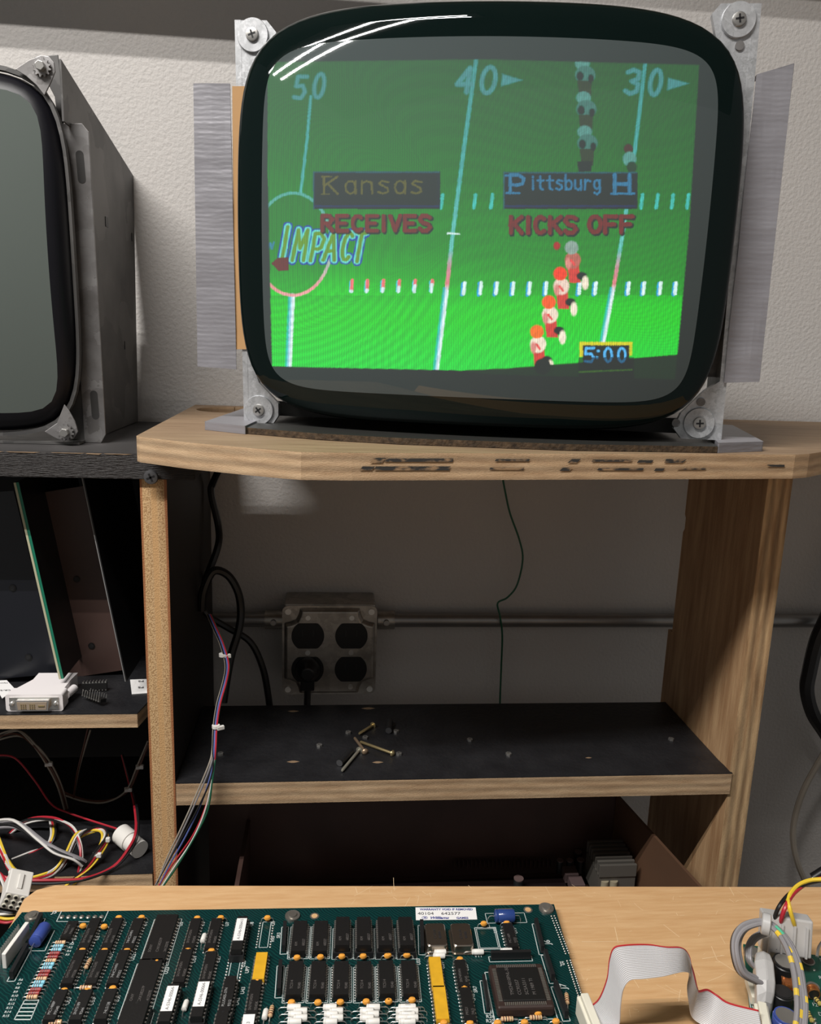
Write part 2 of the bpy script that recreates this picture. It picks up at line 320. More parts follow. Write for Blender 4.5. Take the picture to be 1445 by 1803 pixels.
# black top of the left bay, running on under the plywood board
mb = MB(); mb.b2((-.62, .632, ZB - TH - .0205), (-.108, WY - .012, ZB - TH - .0004), m_blackwood); tb = mb.build('top_panel', cab, bevel=.001)
MB().b2((-.62, .6335, ZB - TH - .0004), (-.1425, WY - .013, ZB - TH - .0001), mat('dusty_black_top', (.055, .052, .052), .6, vary=.6, vscale=12)).build('dusty_top', tb)
rnd0 = random.Random(3); b = MB(); xx = -.45
while xx < -.155:
    w0 = rnd0.uniform(.008, .03); h0_ = rnd0.uniform(.0003, .0009); b.add([Vector((xx, .6317, ZB - TH - .0006)), Vector((xx + w0, .6317, ZB - TH - .0006)), Vector((xx + w0 * .8, .6317, ZB - TH - .0008 - h0_)), Vector((xx + w0 * .1, .6317, ZB - TH - .0008 - h0_ * .6))], [(0, 1, 2, 3)], m_plyface); xx += w0 * rnd0.uniform(.9, 1.3)
b.build('chipped_edge', tb, recalc=False)
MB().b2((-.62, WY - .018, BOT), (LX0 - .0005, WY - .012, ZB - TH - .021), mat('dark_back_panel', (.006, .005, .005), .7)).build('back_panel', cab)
# ================================================================== TOP BOARD
def tz(u, v, z=ZB): p = aZ(u, v, z); return (p.x, p.y)
bp = [(-.1482, WY - .004), (-.1420, .592), (-.139, .587)]
bp += [tz(330, 779), tz(440, 789), tz(500, 794), tz(530, 796), tz(620, 797.5), tz(1400, 800.5), tz(1425, 799)]
bp += [(.41, .612), (.55, .73), (.60, .80), (.60, WY - .004)]
sub = []
board = MB()
# a slot cut in the rear left of the board lets light through to the wall
sx0, sx1 = -.085, -.045
hc = Vector((-.1045, .829, 0)); hx, hy = .034, .034
back = [(.60, WY - .004), (hc.x + .0001, WY - .004)] + [(hc.x + hx * math.sin(t), hc.y + hy * math.cos(t)) for t in np.linspace(.004, 2 * math.pi - .004, 28)] + [(hc.x - .0001, WY - .004)]
poly = bp[:-1] + back
board.prism(poly, ZB - TH, ZB, m_plyface, side=m_edge)
bo = board.build('plywood_board', bevel=.0007); tag(bo, 'thick plywood board with angled corners carrying the lit monitor', 'board')
mm = mat('dark_ply_stain', lin((150, 122, 92)), .8, col2=(.03, .028, .026), vscale=170, detail=3, stretch=(.6, .6, 1.5))
mm.node_tree.nodes['Color Ramp'].color_ramp.elements[0].position = .48; mm.node_tree.nodes['Color Ramp'].color_ramp.elements[1].position = .62
def edge_pt(u, v): # on the front edge of the board
    (x0, y0), (x1, y1) = tz(620, 797.5), tz(1400, 800.5); n = np.array([-(y1 - y0), (x1 - x0), 0]); r = ray(u, v); t = (n @ np.array([x0, y0, 0])) / (n @ r)
    return Vector(r * t) + Vector(-n / np.linalg.norm(n)) * .0006
for (u0, v0, u1, v1, sh) in [(650, 806, 672, 815, 8), (676, 807, 796, 813, 2), (632, 821, 654, 828, 6), (658, 821, 790, 828, 3), (998, 808, 1014, 815, 8), (984, 823, 1002, 829, 6), (1120, 810, 1146, 815, 4), (1168, 808, 1182, 815, 4), (1150, 824, 1166, 829, 4), (1180, 809, 1200, 815, 8), (1350, 818, 1380, 822, 0), (870, 808, 930, 812, 3), (860, 823, 920, 827, 3), (1040, 809, 1110, 813, 3), (1050, 824, 1130, 828, 3), (1190, 824, 1240, 827, 3)]:
    MB().add([edge_pt(u0 + sh, v0), edge_pt(u1 + sh, v0), edge_pt(u1, v1), edge_pt(u0, v1)], [(0, 1, 2, 3)], mm).build('dark_stain', bo, recalc=False)
# cut mark
p = [aZ(445, 788.5, ZB), aZ(424, 817, ZB - TH)]
dl = [(u, v) for u, v in [(443, 791), (445, 791), (425, 817), (423, 817)]]
(xa, ya), (xb, yb) = tz(330, 779), tz(530, 796)
def ept2(u, v):
    n = np.array([-(yb - ya), (xb - xa), 0]); r = ray(u, v); t = (n @ np.array([xa, ya, 0])) / (n @ r); q = Vector(r * t); return q + Vector((n / np.linalg.norm(n))) * -.0012
MB().add([ept2(*q) for q in dl], [(0, 1, 2, 3)], m_black_pl).build('saw_cut', bo, recalc=False)
# ================================================================== MONITOR ON THE BOARD
MO = aY(430, 745, .66); ME = aY(1268, 775, .59); ux = (ME - MO); ux.z = 0; ux.normalize(); nn = Vector((ux.y, -ux.x, 0)); uz = Vector((0, 0, 1)); MZ0 = -.0669
MO = Vector((MO.x, MO.y, MZ0))
def mp(a, b, h=0): return MO + ux * a + uz * b + nn * h      # h towards the viewer
def mloc(u, v, h=0):
    r = Vector(ray(u, v)); t = (MO + nn * h).dot(nn) / r.dot(nn); P = r * t - MO; return P.dot(ux), P.z
mon = thing('crt_monitor', mp(.185, 0, -.08), 'bare arcade picture tube monitor switched on, showing a green football field', 'monitor')
AC, BC, HA, HB = .1838, .1527, .1822, .1456
RR = 1.12
def surf(a, b): return .016 + .038 - ((a - AC) ** 2 + (b - BC) ** 2) / RR
def sel(th, ha, hb, n): 
    c, s = math.cos(th), math.sin(th); r = (abs(c / ha) ** n + abs(s / hb) ** n) ** (-1 / n); return r * c, r * s
# screen area: superellipse; picture evaluated over a fine grid that follows the curved glass
SA, SB, SHA, SHB, SN = .1836, .1508, .1598, .1212, 9
# tube border: rings from screen outline outwards, rolling off to the rear
NT = 160; rings = []
for t, dep in [(0, .0002), (.45, 0), (.8, .0003), (.90, .0014), (.96, .0040), (1.0, .0095), (1.0, .016), (.985, .030), (.97, .042)]:
    ring = []
    for k in range(NT):
        th = 2 * math.pi * k / NT; x0, y0 = sel(th, SHA, SHB, SN); x1, y1 = sel(th, HA, HB, 5.2)
        a = AC * 1. + x1; b = BC + y1; a0 = SA + x0; b0 = SB + y0
        aa = a0 + (a - a0) * t if t >= 0 else a0; bb = b0 + (b - b0) * t
        if dep > .012 : 
            s_ = {(.016): 1.0, (.030): .985, (.042): .95}[dep]; aa = AC + (a - AC) * s_; bb = BC + (b - BC) * s_
        ring.append(mp(aa, bb, surf(aa, bb) - dep))
    rings.append(ring)
MB().loft(rings, m_glassblk, caps=False).build('glass_border', mon)
# metal rim band behind the face + funnel
def ringat(s, h, n=5.2, k=64, dz=0): return [mp(AC + sel(2 * math.pi * j / k, HA, HB, n)[0] * s, BC + dz + sel(2 * math.pi * j / k, HA, HB, n)[1] * s, h) for j in range(k)]
MB().loft([ringat(.955, -.020), ringat(.93, -.03), ringat(.75, -.075, 4), ringat(.45, -.12, 2.5), ringat(.16, -.155, 2), ringat(.10, -.16, 2), ringat(.10, -.185, 2)], m_black_pl).build('tube_funnel', mon)
MB().loft([ringat(.972, -.006), ringat(.985, -.008), ringat(.985, -.028), ringat(.955, -.030)], m_rubber, caps=False).build('rim_band', mon)
# ---- picture (drawn in numpy, stored as a colour attribute on the phosphor mesh)
X0, Y0, PW, PH = 450, 55, 830, 665
gx, gy = np.meshgrid(np.arange(PW) + X0 + .5, np.arange(PH) + Y0 + .5)
def L(c): return np.array(lin(c))
img = np.zeros((PH, PW, 3))
def smst(e0, e1, x): t = np.clip((x - e0) / (e1 - e0), 0, 1); return t * t * (3 - 2 * t)
def interp(y, ks): 
    ys = [k[0] for k in ks]; return np.stack([np.interp(y, ys, [L(k[1])[c] for k in ks]) for c in range(3)], -1)
green = interp(gy - .10 * (gx - 850) * (gy < 520), [(100, (62, 106, 74)), (230, (62, 116, 72)), (330, (60, 128, 68)), (400, (54, 142, 62)), (450, (50, 150, 60)), (500, (48, 172, 62)), (540, (52, 205, 74)), (650, (66, 218, 92))])
def blend(mask, col):
    global img
    mask = np.clip(mask, 0, 1)[..., None]; img = img * (1 - mask) + np.asarray(col) * mask
def dseg(p, q):
    p = np.array(p, float); q = np.array(q, float); d = q - p; t = np.clip(((gx - p[0]) * d[0] + (gy - p[1]) * d[1]) / (d @ d + 1e-9), 0, 1)
    return np.hypot(gx - p[0] - t * d[0], gy - p[1] - t * d[1])
def seg(p, q, w, col, soft=1.6): blend((w / 2 + soft / 2 - dseg(p, q)) / soft, col)
def polyl(P, w, col, soft=1.6):
    d = np.full(gx.shape, 1e9)
    for a, b in zip(P[:-1], P[1:]): d = np.minimum(d, dseg(a, b))
    blend((w / 2 + soft / 2 - d) / soft, col)
def ell(cx, cy, rx, ry, col, soft=2.5):
    d = (1 - np.hypot((gx - cx) / rx, (gy - cy) / ry)) * min(rx, ry); blend(d / soft + .5, col)
def pfill(P, col, soft=1.5):
    ins = np.zeros(gx.shape, bool); d = np.full(gx.shape, 1e9); n = len(P)
    for i in range(n):
        (xa, ya), (xb, yb) = P[i], P[(i + 1) % n]; d = np.minimum(d, dseg(P[i], P[(i + 1) % n]))
        if ya != yb: ins ^= ((gy > ya) != (gy > yb)) & (gx < (xb - xa) * (gy - ya) / (yb - ya) + xa)
    blend(np.where(ins, d, -d) / soft + .5, col)
def persp(c): # line colours fade upwards with the phosphor
    return c
img[:] = green
dim = L((96, 168, 160)); dim2 = L((88, 148, 142)); wht = L((225, 250, 245)); pink = L((240, 130, 130))
def lined(P, w):
    global img
    d = np.full(gx.shape, 1e9)
    for a, b in zip(P[:-1], P[1:]): d = np.minimum(d, dseg(a, b))
    m = np.clip((w / 2 + 1 - d) / 2, 0, 1)[..., None]
    c = interp(gy, [(100, (90, 150, 148)), (300, (96, 172, 168)), (440, (118, 200, 190)), (475, (215, 150, 160)), (500, (228, 140, 145)), (512, (230, 245, 245)), (650, (225, 245, 245))])
    img = img * (1 - m) + c * m
    # cyan fringe on the left of the line
    d2 = np.full(gx.shape, 1e9)
    for a, b in zip(P[:-1], P[1:]): d2 = np.minimum(d2, dseg((a[0] - 4, a[1]), (b[0] - 4, b[1])))
    m = (np.clip((w / 2 + .5 - d2) / 2, 0, 1) * (gy > 505) * .55)[..., None]
    img = img * (1 - m) + L((60, 190, 225)) * m
lined([(547, 170), (540, 250), (529, 340)], 5)
lined([(838, 105), (818, 250), (797, 410), (785, 520), (769, 650)], 7)
lined([(1136, 108), (1118, 260), (1098, 400), (1081, 500), (1062, 602)], 6.5)
lined([(515, 520), (509, 648)], 8)
cpts = [(516 + 67 * math.cos(t), 430 + 90 * math.sin(t)) for t in np.linspace(0, 2 * math.pi, 60)]
img_c = np.full(gx.shape, 1e9)
for a, b in zip(cpts[:-1], cpts[1:]): img_c = np.minimum(img_c, dseg(a, b))
blend(((img_c * 0 + 1) * (np.hypot((gx - 516) / 67, (gy - 430) / 90) < 1)) * .45, L((40, 120, 54)))
m = np.clip((3.6 - img_c) / 1.8, 0, 1)[..., None]; cc = interp(gy, [(340, (104, 172, 160)), (440, (130, 190, 175)), (480, (205, 190, 185)), (505, (235, 160, 160)), (520, (238, 170, 170))]); img = img * (1 - m) + cc * m
for x in [778, 836, 866, 1130, 1157, 1184, 1211]: seg((x + 1, 343), (x - 2, 366), 6, L((92, 190, 180)))
for i, x in enumerate([619, 646, 674, 702, 730, 760]): 
    seg((x - 1, 496), (x - 2, 512), 6, L((90, 215, 235))); seg((x + 1, 494), (x, 511 - i * 1.6), 6, pink); seg((x, 513 - i * 2.4), (x - 1, 513), 6, L((215, 240, 240)))
for x in [817, 846, 874, 903, 932, 961, 1020, 1048, 1106, 1133, 1162, 1189]:
    seg((x - 2, 499), (x - 4, 519), 6, L((60, 170, 225))); seg((x + 1, 498), (x - 1, 517), 6, wht)
# stroke letters on a unit cell (x right 0..1, y down 0..1)
arc = lambda cx, cy, rx, ry, a0, a1, n=9: [(cx + rx * math.cos(math.radians(a0 + (a1 - a0) * i / n)), cy + ry * math.sin(math.radians(a0 + (a1 - a0) * i / n))) for i in range(n + 1)]
G = {'I': [[(.5, 0), (.5, 1)]], 'M': [[(0, 1), (.1, 0), (.5, .6), (.9, 0), (1, 1)]], 'P': [[(0, 1), (0, 0), (.6, 0), (1, .2), (.9, .5), (.5, .58), (0, .55)]], 'A': [[(0, 1), (.5, 0), (1, 1)], [(.22, .65), (.78, .65)]],
     'C': [arc(.55, .5, .5, .5, -50, -310)], 'T': [[(0, 0), (1, 0)], [(.5, 0), (.5, 1)]], 'R': [[(0, 1), (0, 0), (.7, 0), (1, .25), (.7, .5), (0, .5)], [(.4, .5), (1, 1)]], 'E': [[(1, 0), (0, 0), (0, 1), (1, 1)], [(0, .5), (.8, .5)]],
     'V': [[(0, 0), (.5, 1), (1, 0)]], 'S': [[(1, .12), (.7, 0), (.2, 0), (0, .25), (.3, .47), (.8, .55), (1, .78), (.7, 1), (.2, 1), (0, .86)]], 'K': [[(0, 0), (0, 1)], [(1, 0), (0, .55)], [(.3, .42), (1, 1)]], 'O': [arc(.5, .5, .5, .5, 0, 360, 16)], 'F': [[(1, 0), (0, 0), (0, 1)], [(0, .5), (.8, .5)]],
     '4': [[(.7, 1), (.7, 0), (0, .68), (1, .68)]], '0': [arc(.5, .5, .42, .5, 0, 360, 16)], '3': [[(0, .1), (.4, 0), (.9, .1), (.9, .38), (.4, .48), (.95, .6), (.9, .9), (.4, 1), (0, .88)]], '5': [[(1, 0), (.1, 0), (.05, .45), (.7, .42), (1, .7), (.7, 1), (0, .95)]],
     'k': [[(0, 0), (0, 1)], [(.9, .3), (0, .65), (.9, 1)]], 'a': [arc(.45, .68, .45, .32, 0, 360, 12), [(.9, .35), (.9, 1)]], 'n': [[(0, .35), (0, 1)], [(0, .5), (.4, .36), (.85, .45), (.9, 1)]], 's': [[(.9, .42), (.3, .36), (.05, .5), (.8, .72), (.85, .9), (.4, 1), (0, .92)]],
     'i': [[(.5, .35), (.5, 1)], [(.5, .12), (.5, .18)]], 't': [[(.4, .1), (.4, .9), (.8, 1)], [(0, .38), (.9, .38)]], 'b': [[(0, 0), (0, 1)], arc(.45, .68, .45, .32, 0, 360, 12)], 'u': [[(0, .35), (.05, .9), (.5, 1), (.9, .85)], [(.9, .35), (.9, 1)]], 'r': [[(.1, .35), (.1, 1)], [(.1, .5), (.5, .36), (.9, .42)]],
     'g': [arc(.45, .65, .42, .3, 0, 360, 12), [(.9, .35), (.9, 1.15), (.5, 1.3), (.1, 1.2)]], 'H': [[(0, 0), (0, 1)], [(1, 0), (1, 1)], [(0, .5), (1, .5)]], 'w': [[(0, .2), (.25, 1), (.5, .3), (.75, 1), (1, .2)]], ':': [[(.5, .3), (.5, .35)], [(.5, .7), (.5, .75)]]}
def letter(ch, x, y, w, h, th, col, shear=0, soft=1.6, slope=0):
    for st in G[ch]:
        polyl([(x + p[0] * w - shear * (p[1] - .5) * h, y + p[1] * h + slope * p[0] * w) for p in st], th, col, soft)
def word(s, x, y, w, h, gap, th, col, **k):
    for ch in s:
        if ch != ' ': letter(ch, x, y, w * (.35 if ch in 'Ii' else 1), h, th, col, **k)
        x += (w * (.35 if ch in 'Ii' else 1)) + gap
c40 = L((94, 146, 146))
letter('4', 806, 120, 26, 42, 9, c40, .15, 3); letter('0', 846, 118, 28, 46, 8, c40, .15, 3); pfill([(884, 130), (920, 141), (882, 152)], c40, 3)
letter('3', 1103, 123, 22, 42, 8, c40, .15, 3); letter('0', 1143, 123, 22, 44, 8, c40, .15, 3); pfill([(1176, 137), (1213, 147), (1174, 159)], c40, 3)
letter('0', 552, 130, 20, 42, 7, c40, .15, 3); letter('5', 520, 135, 18, 38, 7, c40, .15, 3)
# player silhouettes in the dim part
for (cx_, cy_) in [(1028, 120), (1030, 180), (1032, 240)]:
    ell(cx_ - 3, cy_ - 8, 13, 11, L((104, 150, 142))); ell(cx_ + 2, cy_ + 12, 18, 16, L((92, 128, 120))); ell(cx_ - 7, cy_ + 14, 6, 8, L((50, 66, 60))); pfill([(cx_ - 12, cy_ + 22), (cx_ + 14, cy_ + 22), (cx_ + 12, cy_ + 52), (cx_ - 8, cy_ + 52)], L((84, 88, 78)))
    ell(cx_ + 12, cy_ + 18, 5, 7, L((52, 70, 64)))
pfill([(1016, 284), (1042, 284), (1041, 302), (1018, 302)], L((72, 76, 66)))
ell(1106, 262, 8, 9, L((96, 80, 66))); ell(1108, 280, 12, 13, L((108, 158, 150))); ell(1112, 294, 9, 10, L((66, 90, 80)))
# team plates
def plate(x0, y0, x1, y1):
    pfill([(x0, y0), (x1, y0), (x1, y1), (x0, y1)], L((44, 74, 82))); pfill([(x0 + 6, y0 + 6), (x1 - 7, y0 + 6), (x1 - 7, y1 - 8), (x0 + 6, y1 - 8)], L((44, 54, 50))); pfill([(x0 + 8, y1 - 25), (x1 - 8, y1 - 25), (x1 - 8, y1 - 9), (x0 + 8, y1 - 9)], L((30, 40, 42)))
    seg((x0 + 2, y0 + 1), (x1 - 2, y0 + 1), 2.5, L((66, 106, 112))); seg((x0 + 4, y1 - 5), (x1 - 4, y1 - 5), 3, L((52, 82, 106))); seg((x0 + 1, y0), (x0 + 1, y1), 2, L((70, 112, 118)))
plate(551, 302, 775, 368); plate(886, 303, 1122, 368)
g1 = L((112, 108, 62))
letter('K', 570, 311, 24, 30, 4.5, g1); seg((566, 311), (584, 311), 3, g1); seg((566, 342), (580, 342), 3, g1)
x = 608
for ch in 'ansas': letter(ch, x, 306, 20, 35, 4, g1); x += 29
b1 = L((84, 128, 160))
letter('P', 898, 308, 24, 31, 6, b1); seg((892, 340), (914, 340), 4, b1); seg((890, 309), (902, 309), 4, b1)
x = 934
for ch in 'ittsburg': letter(ch, x, 308, 12 if ch != 'i' else 8, 26, 4, b1); x += 16.5 if ch != 'i' else 12
letter('H', 1082, 308, 26, 32, 7, b1); seg((1076, 341), (1116, 341), 4, b1)
rd = L((128, 44, 42)); rdd = L((80, 34, 32))
def red(s, x, y, w, h, gap, th):
    word(s, x + 2, y + 2, w, h, gap, th + 2, rdd); word(s, x, y, w, h, gap, th, rd)
# IMPACT logo
xs_ = [(500, 399, 13, 62), (523, 405, 24, 57), (555, 411, 20, 52), (577, 412, 23, 50), (607, 410, 19, 52), (630, 410, 16, 54)]
for col, th in [(L((44, 84, 170)), 17), (L((120, 215, 205)), 12), (L((118, 158, 66)), 6.5)]:
    for ch, (x, y, w, h) in zip('IMPACT', xs_): letter(ch, x - 4, y, w * .84, h - 4, th, col, .18)
for ch, (x, y, w, h) in list(zip('IMPACT', xs_))[2:]: pass
letter('w', 469, 424, 13, 14, 4, L((84, 140, 165)))
pfill([(478, 464), (488, 454), (508, 453), (508, 476), (490, 477)], L((120, 44, 38)))
red('RECEIVES', 567, 380, 18, 26, 8.2, 7); red('KICKS', 899, 382, 19, 28, 8, 7.5); red('OFF', 1037, 381, 20, 28, 8, 7.5)
seg((788, 411), (808, 412), 3, wht)
# players in the bright part
def player(x, y, hel, top):
    pfill([(x - 10, y + 22), (x + 10, y + 20), (x + 14, y + 62), (x - 6, y + 62)], L((214, 92, 88)))
    ell(x, y + 22, 14, 15, top); ell(x - 2, y, 12, 12, hel); ell(x + 16, y + 50, 9, 7, L((34, 50, 46))); ell(x + 22, y + 62, 6, 12, L((250, 236, 214))); ell(x - 8, y + 28, 5, 10, L((226, 150, 142)))
    seg((x - 3, y + 22), (x + 3, y + 30), 4, L((235, 100, 100)))
player(1008, 436, L((150, 170, 160)), L((190, 120, 110)))
player(988, 482, L((246, 92, 40)), L((242, 216, 200))); player(968, 532, L((250, 112, 40)), L((246, 226, 206)))
player(947, 584, L((248, 130, 30)), L((246, 230, 210)))
ell(980, 433, 6, 7, L((176, 50, 46)))
# bottom of the raster: bright field ends on a slow curve, dim strip below, then unlit tube
edge_y = np.interp(gx, [478, 600, 800, 900, 1000, 1100, 1195], [645, 650, 653, 648, 640, 632, 624]) 
low = smst(-1.5, 1.5, gy - edge_y)[..., None]
img_low = np.zeros_like(img); img_low[:] = L((54, 84, 66)); img = img * (1 - low) + (img_low) * low
ell(955, 645, 14, 14, L((44, 60, 62)))
pfill([(1020, 602), (1113, 602), (1112, 626), (1020, 628)], L((222, 214, 60))); pfill([(1026, 608), (1108, 608), (1107, 646), (1026, 648)], L((20, 34, 44)))
for i in range(3):
    pass
def dots(ch, x, y, w, h, col):
    for st in G[ch]:
        n = 4
        for a, b in zip(st[:-1], st[1:]):
            k = max(1, int(np.hypot((b[0] - a[0]) * w, (b[1] - a[1]) * h) / 6))
            for i in range(k + 1): ell(x + (a[0] + (b[0] - a[0]) * i / k) * w, y + (a[1] + (b[1] - a[1]) * i / k) * h, 2.8, 2.6, col, 2)
for ch, x in (('5', 1030), ('0', 1063), ('0', 1087)): letter(ch, x, 613, 15, 24, 4.5, L((110, 190, 245)))
ell(1053, 618, 2.5, 2.5, L((120, 200, 250))); ell(1051, 630, 2.5, 2.5, L((120, 200, 250)))
blend((gy > 629) * (gx > 1018) * (gx < 1116) * .75, L((46, 66, 72))); seg((1020, 655), (1112, 651), 3, L((90, 110, 60)))
# raster limits (slightly trapezoid)
lft = np.interp(gy, [104, 300, 645], [470, 470, 478]); rgt = np.interp(gy, [108, 400, 668], [1232, 1214, 1189]); top = np.interp(gx, [470, 850, 1232], [108, 103, 113]); bot = np.interp(gx, [478, 800, 860, 1190], [646, 653, 660, 669])
mk = np.clip((gx - lft) / 2, 0, 1) * np.clip((rgt - gx) / 2, 0, 1) * np.clip((gy - top) / 3, 0, 1) * np.clip((bot - gy) / 2, 0, 1)
# shadow mask stripes and scan moire
stripe = 1 + .20 * np.sin(2 * np.pi * gx / 4.1) 
moi = 1 + .10 * np.sin(2 * np.pi * np.hypot((gx - 470) * .75, (gy - 440) * 1.0) / 12.5) * smst(470, 540, gy) * (1 - smst(690, 860, gx)) + .07 * np.sin(2 * np.pi * (gx * .9 + gy * .42) / 9.0) * smst(740, 860, gx)
HAZE = .078
img = np.clip(img - HAZE, .0, 1) * (stripe * moi)[..., None] * mk[..., None]
# phosphor mesh
NX, NY = 620, 500
ua = np.linspace(-1, 1, NX); vb = np.linspace(-1, 1, NY); UU, VV = np.meshgrid(ua, vb)
# squircle map: scale square grid onto the superellipse
rad = (np.abs(UU) ** SN + np.abs(VV) ** SN) ** (-1 / SN) * np.maximum(np.abs(UU), np.abs(VV)); rad[~np.isfinite(rad)] = 1
aa = SA + UU * rad * SHA; bb = SB + VV * rad * SHB; hh = .016 + .038 - ((aa - AC) ** 2 + (bb - BC) ** 2) / RR
P = np.array(MO)[None, None] + aa[..., None] * np.array(ux) + bb[..., None] * np.array(uz) + hh[..., None] * np.array(nn)
Q = P @ CAMR.T; pu = Q[..., 0] / Q[..., 2] * F + W / 2; pv = Q[..., 1] / Q[..., 2] * F + H / 2
iu = np.clip((pu - X0).astype(int), 0, PW - 1); iv = np.clip((pv - Y0).astype(int), 0, PH - 1); colr = img[iv, iu]
me = bpy.data.meshes.new('phosphor_screen'); wl = np.array(world_loc(mon)); co = (P - wl).reshape(-1, 3)
idx = np.arange(NX * NY).reshape(NY, NX); quads = np.stack([idx[:-1, :-1], idx[:-1, 1:], idx[1:, 1:], idx[1:, :-1]], -1).reshape(-1, 4)
me.vertices.add(len(co)); me.vertices.foreach_set('co', co.astype(np.float32).ravel()); me.loops.add(quads.size); me.loops.foreach_set('vertex_index', quads.ravel().astype(np.int32))
me.polygons.add(len(quads)); me.polygons.foreach_set('loop_start', np.arange(0, quads.size, 4, dtype=np.int32)); me.polygons.foreach_set('loop_total', np.full(len(quads), 4, np.int32)); me.update(calc_edges=True)
me.polygons.foreach_set('use_smooth', np.ones(len(quads), bool))
at = me.color_attributes.new('picture', 'FLOAT_COLOR', 'POINT'); at.data.foreach_set('color', np.concatenate([colr.reshape(-1, 3), np.ones((NX * NY, 1))], 1).astype(np.float32).ravel())
m = bpy.data.materials.new('lit_phosphor'); m.use_nodes = True; nt, b = nodes_of(m); vc = nt.nodes.new('ShaderNodeVertexColor'); vc.layer_name = 'picture'
nt.links.new(vc.outputs[0], b.inputs['Emission Color']); b.inputs['Emission Strength'].default_value = 1.0; b.inputs['Base Color'].default_value = (.062, .078, .079, 1); b.inputs['Roughness'].default_value = .02; b.inputs['Specular IOR Level'].default_value = .55
me.materials.append(m); o = bpy.data.objects.new('phosphor_screen', me); COL.objects.link(o); o.parent = mon; o['label'] = 'glowing screen with a green football field, yard lines and players'
# ---- frame: corner ears, uprights, washers, screws
mF = lambda a, b, h: mp(a, b, h)
def frame_poly(poly, h0, h1, m, name, parent=mon, bevel=.0006): return MB().prism(poly, h0, h1, m, f=mF).build(name, parent, bevel=bevel)
frame_poly([(-.0052, .2968), (.019, .2968), (.026, .289), (.026, .27), (.004, .24), (.001, .225), (-.004, .20)], -.006, -.001, m_zinc, 'corner_ear')
frame_poly([(.3385, .3015), (.344, .308), (.3712, .308), (.3725, .20), (.369, .235), (.350, .262)], -.006, -.001, m_zinc, 'corner_ear')
frame_poly([(0, 0), (.024, 0), (.028, .006), (.028, .016), (.012, .032), (.003, .058), (.0, .09)], -.006, -.001, m_zinc, 'corner_ear')
frame_poly([(.3415, .010), (.348, .0022), (.3776, .0022), (.3765, .05), (.362, .040), (.346, .022)], -.006, -.001, m_zinc, 'corner_ear')
for (a, b) in ((-.0052, .2968), (0, 0)): pass
frame_poly([(-.0052, .297), (-.0005, .297), (.0035, .0), (-.0006, .0)], -.036, -.0008, m_zinc, 'frame_upright')
frame_poly([(.3660, .308), (.3715, .308), (.3785, .002), (.3735, .002)], -.036, -.0008, m_zinc, 'frame_upright')
frame_poly([(.356, .25), (.370, .25), (.3765, .05), (.360, .05)], -.020, -.012, m_galvdark, 'side_strip')
frame_poly([(.02, .004), (.35, .004), (.35, .016), (.02, .016)], -.030, -.024, m_carddark, 'bottom_rail')
frame_poly([(.02, .285), (.35, .294), (.35, .283), (.02, .274)], -.030, -.024, m_galvdark, 'top_rail')
# chassis pan behind the tube
mbx = MB(); mbx.box(mp(.185, .007, -.115), (.33, .17, .003), m_galvdark, rz=math.atan2(ux.y, ux.x)); mbx.build('chassis_pan', mon, bevel=.0005)
mbx = MB(); mbx.box(mp(.185, .05, -.150), (.26, .003, .08), m_greenpcb, rz=math.atan2(ux.y, ux.x)); mbx.build('deflection_board', mon)
for (u, v) in ((445, 62), (1300, 35), (456, 722), (1230, 745)):
    a, b = mloc(u, v); r = .0118
    w_ = MB(); w_.lathe(mp(a, b, -.001), nn, [(0, r), (.0016, r), (.0022, r * .97), (.0022, .003)], m_zinc, 36); wo = w_.build('washer', mon)
    s_ = MB(); phillips(s_, mp(a, b, .0012), nn, .0050, m_screw, rot=random.random()); s_.build('screw', mon)
# little spring clips by the right ears
for (u, v) in ((1302, 80), (1234, 708), (1190, 745)):
    a, b = mloc(u, v); c_ = MB(); c_.lathe(mp(a, b, -.001), nn, [(0, .0032), (.0012, .0032), (.0012, .0016)], m_galv, 14); c_.build('ear_rivet', mon)
# taped flaps
def flap(q, h, th, m, name, parent, wob=.0006, n=14):
    """subdivided quad with slight waviness, front and back"""
    (a0, b0), (a1, b1), (a2, b2), (a3, b3) = q; vs = []; fs = []
    for side in (0, 1):
        for j in range(n + 1):
            for i in range(7):
                s, t = i / 6, j / n
                a = (a0 * (1 - s) + a1 * s) * (1 - t) + (a3 * (1 - s) + a2 * s) * t; b = (b0 * (1 - s) + b1 * s) * (1 - t) + (b3 * (1 - s) + b2 * s) * t
                k = noise.noise(Vector((a * 60, b * 25, 3))) * wob
                vs.append(mp(a + (k * .6 if i in (0, 6) else 0), b, h - side * th + k * (1 - side) * 1.5))
    W7 = 7; N = (n + 1) * 7
    for j in range(n):
        for i in range(6):
            q_ = (j * 7 + i, j * 7 + i + 1, (j + 1) * 7 + i + 1, (j + 1) * 7 + i); fs.append(q_); fs.append(tuple(N + x for x in q_[::-1]))
    bd = [i for i in range(7)] + [j * 7 + 6 for j in range(1, n + 1)] + [n * 7 + i for i in range(5, -1, -1)] + [j * 7 for j in range(n - 1, 0, -1)]
    for x, y in zip(bd, bd[1:] + bd[:1]): fs.append((x, y, y + N, x + N))
    b = MB(); b.add(vs, fs, m); return b.build(name, parent)
o = flap([mloc(409, 152), mloc(434, 152), mloc(440, 615), mloc(413, 615)], .0005, .0012, m_card, 'cardboard_flap', mon, 0); o['label'] = 'tan cardboard strip'
o2 = flap([mloc(345, 151, -.004), mloc(409, 151, -.004), mloc(420, 650, -.004), mloc(352, 645, -.004)], .0018, .0012, m_tape, 'tape_cover', o); 
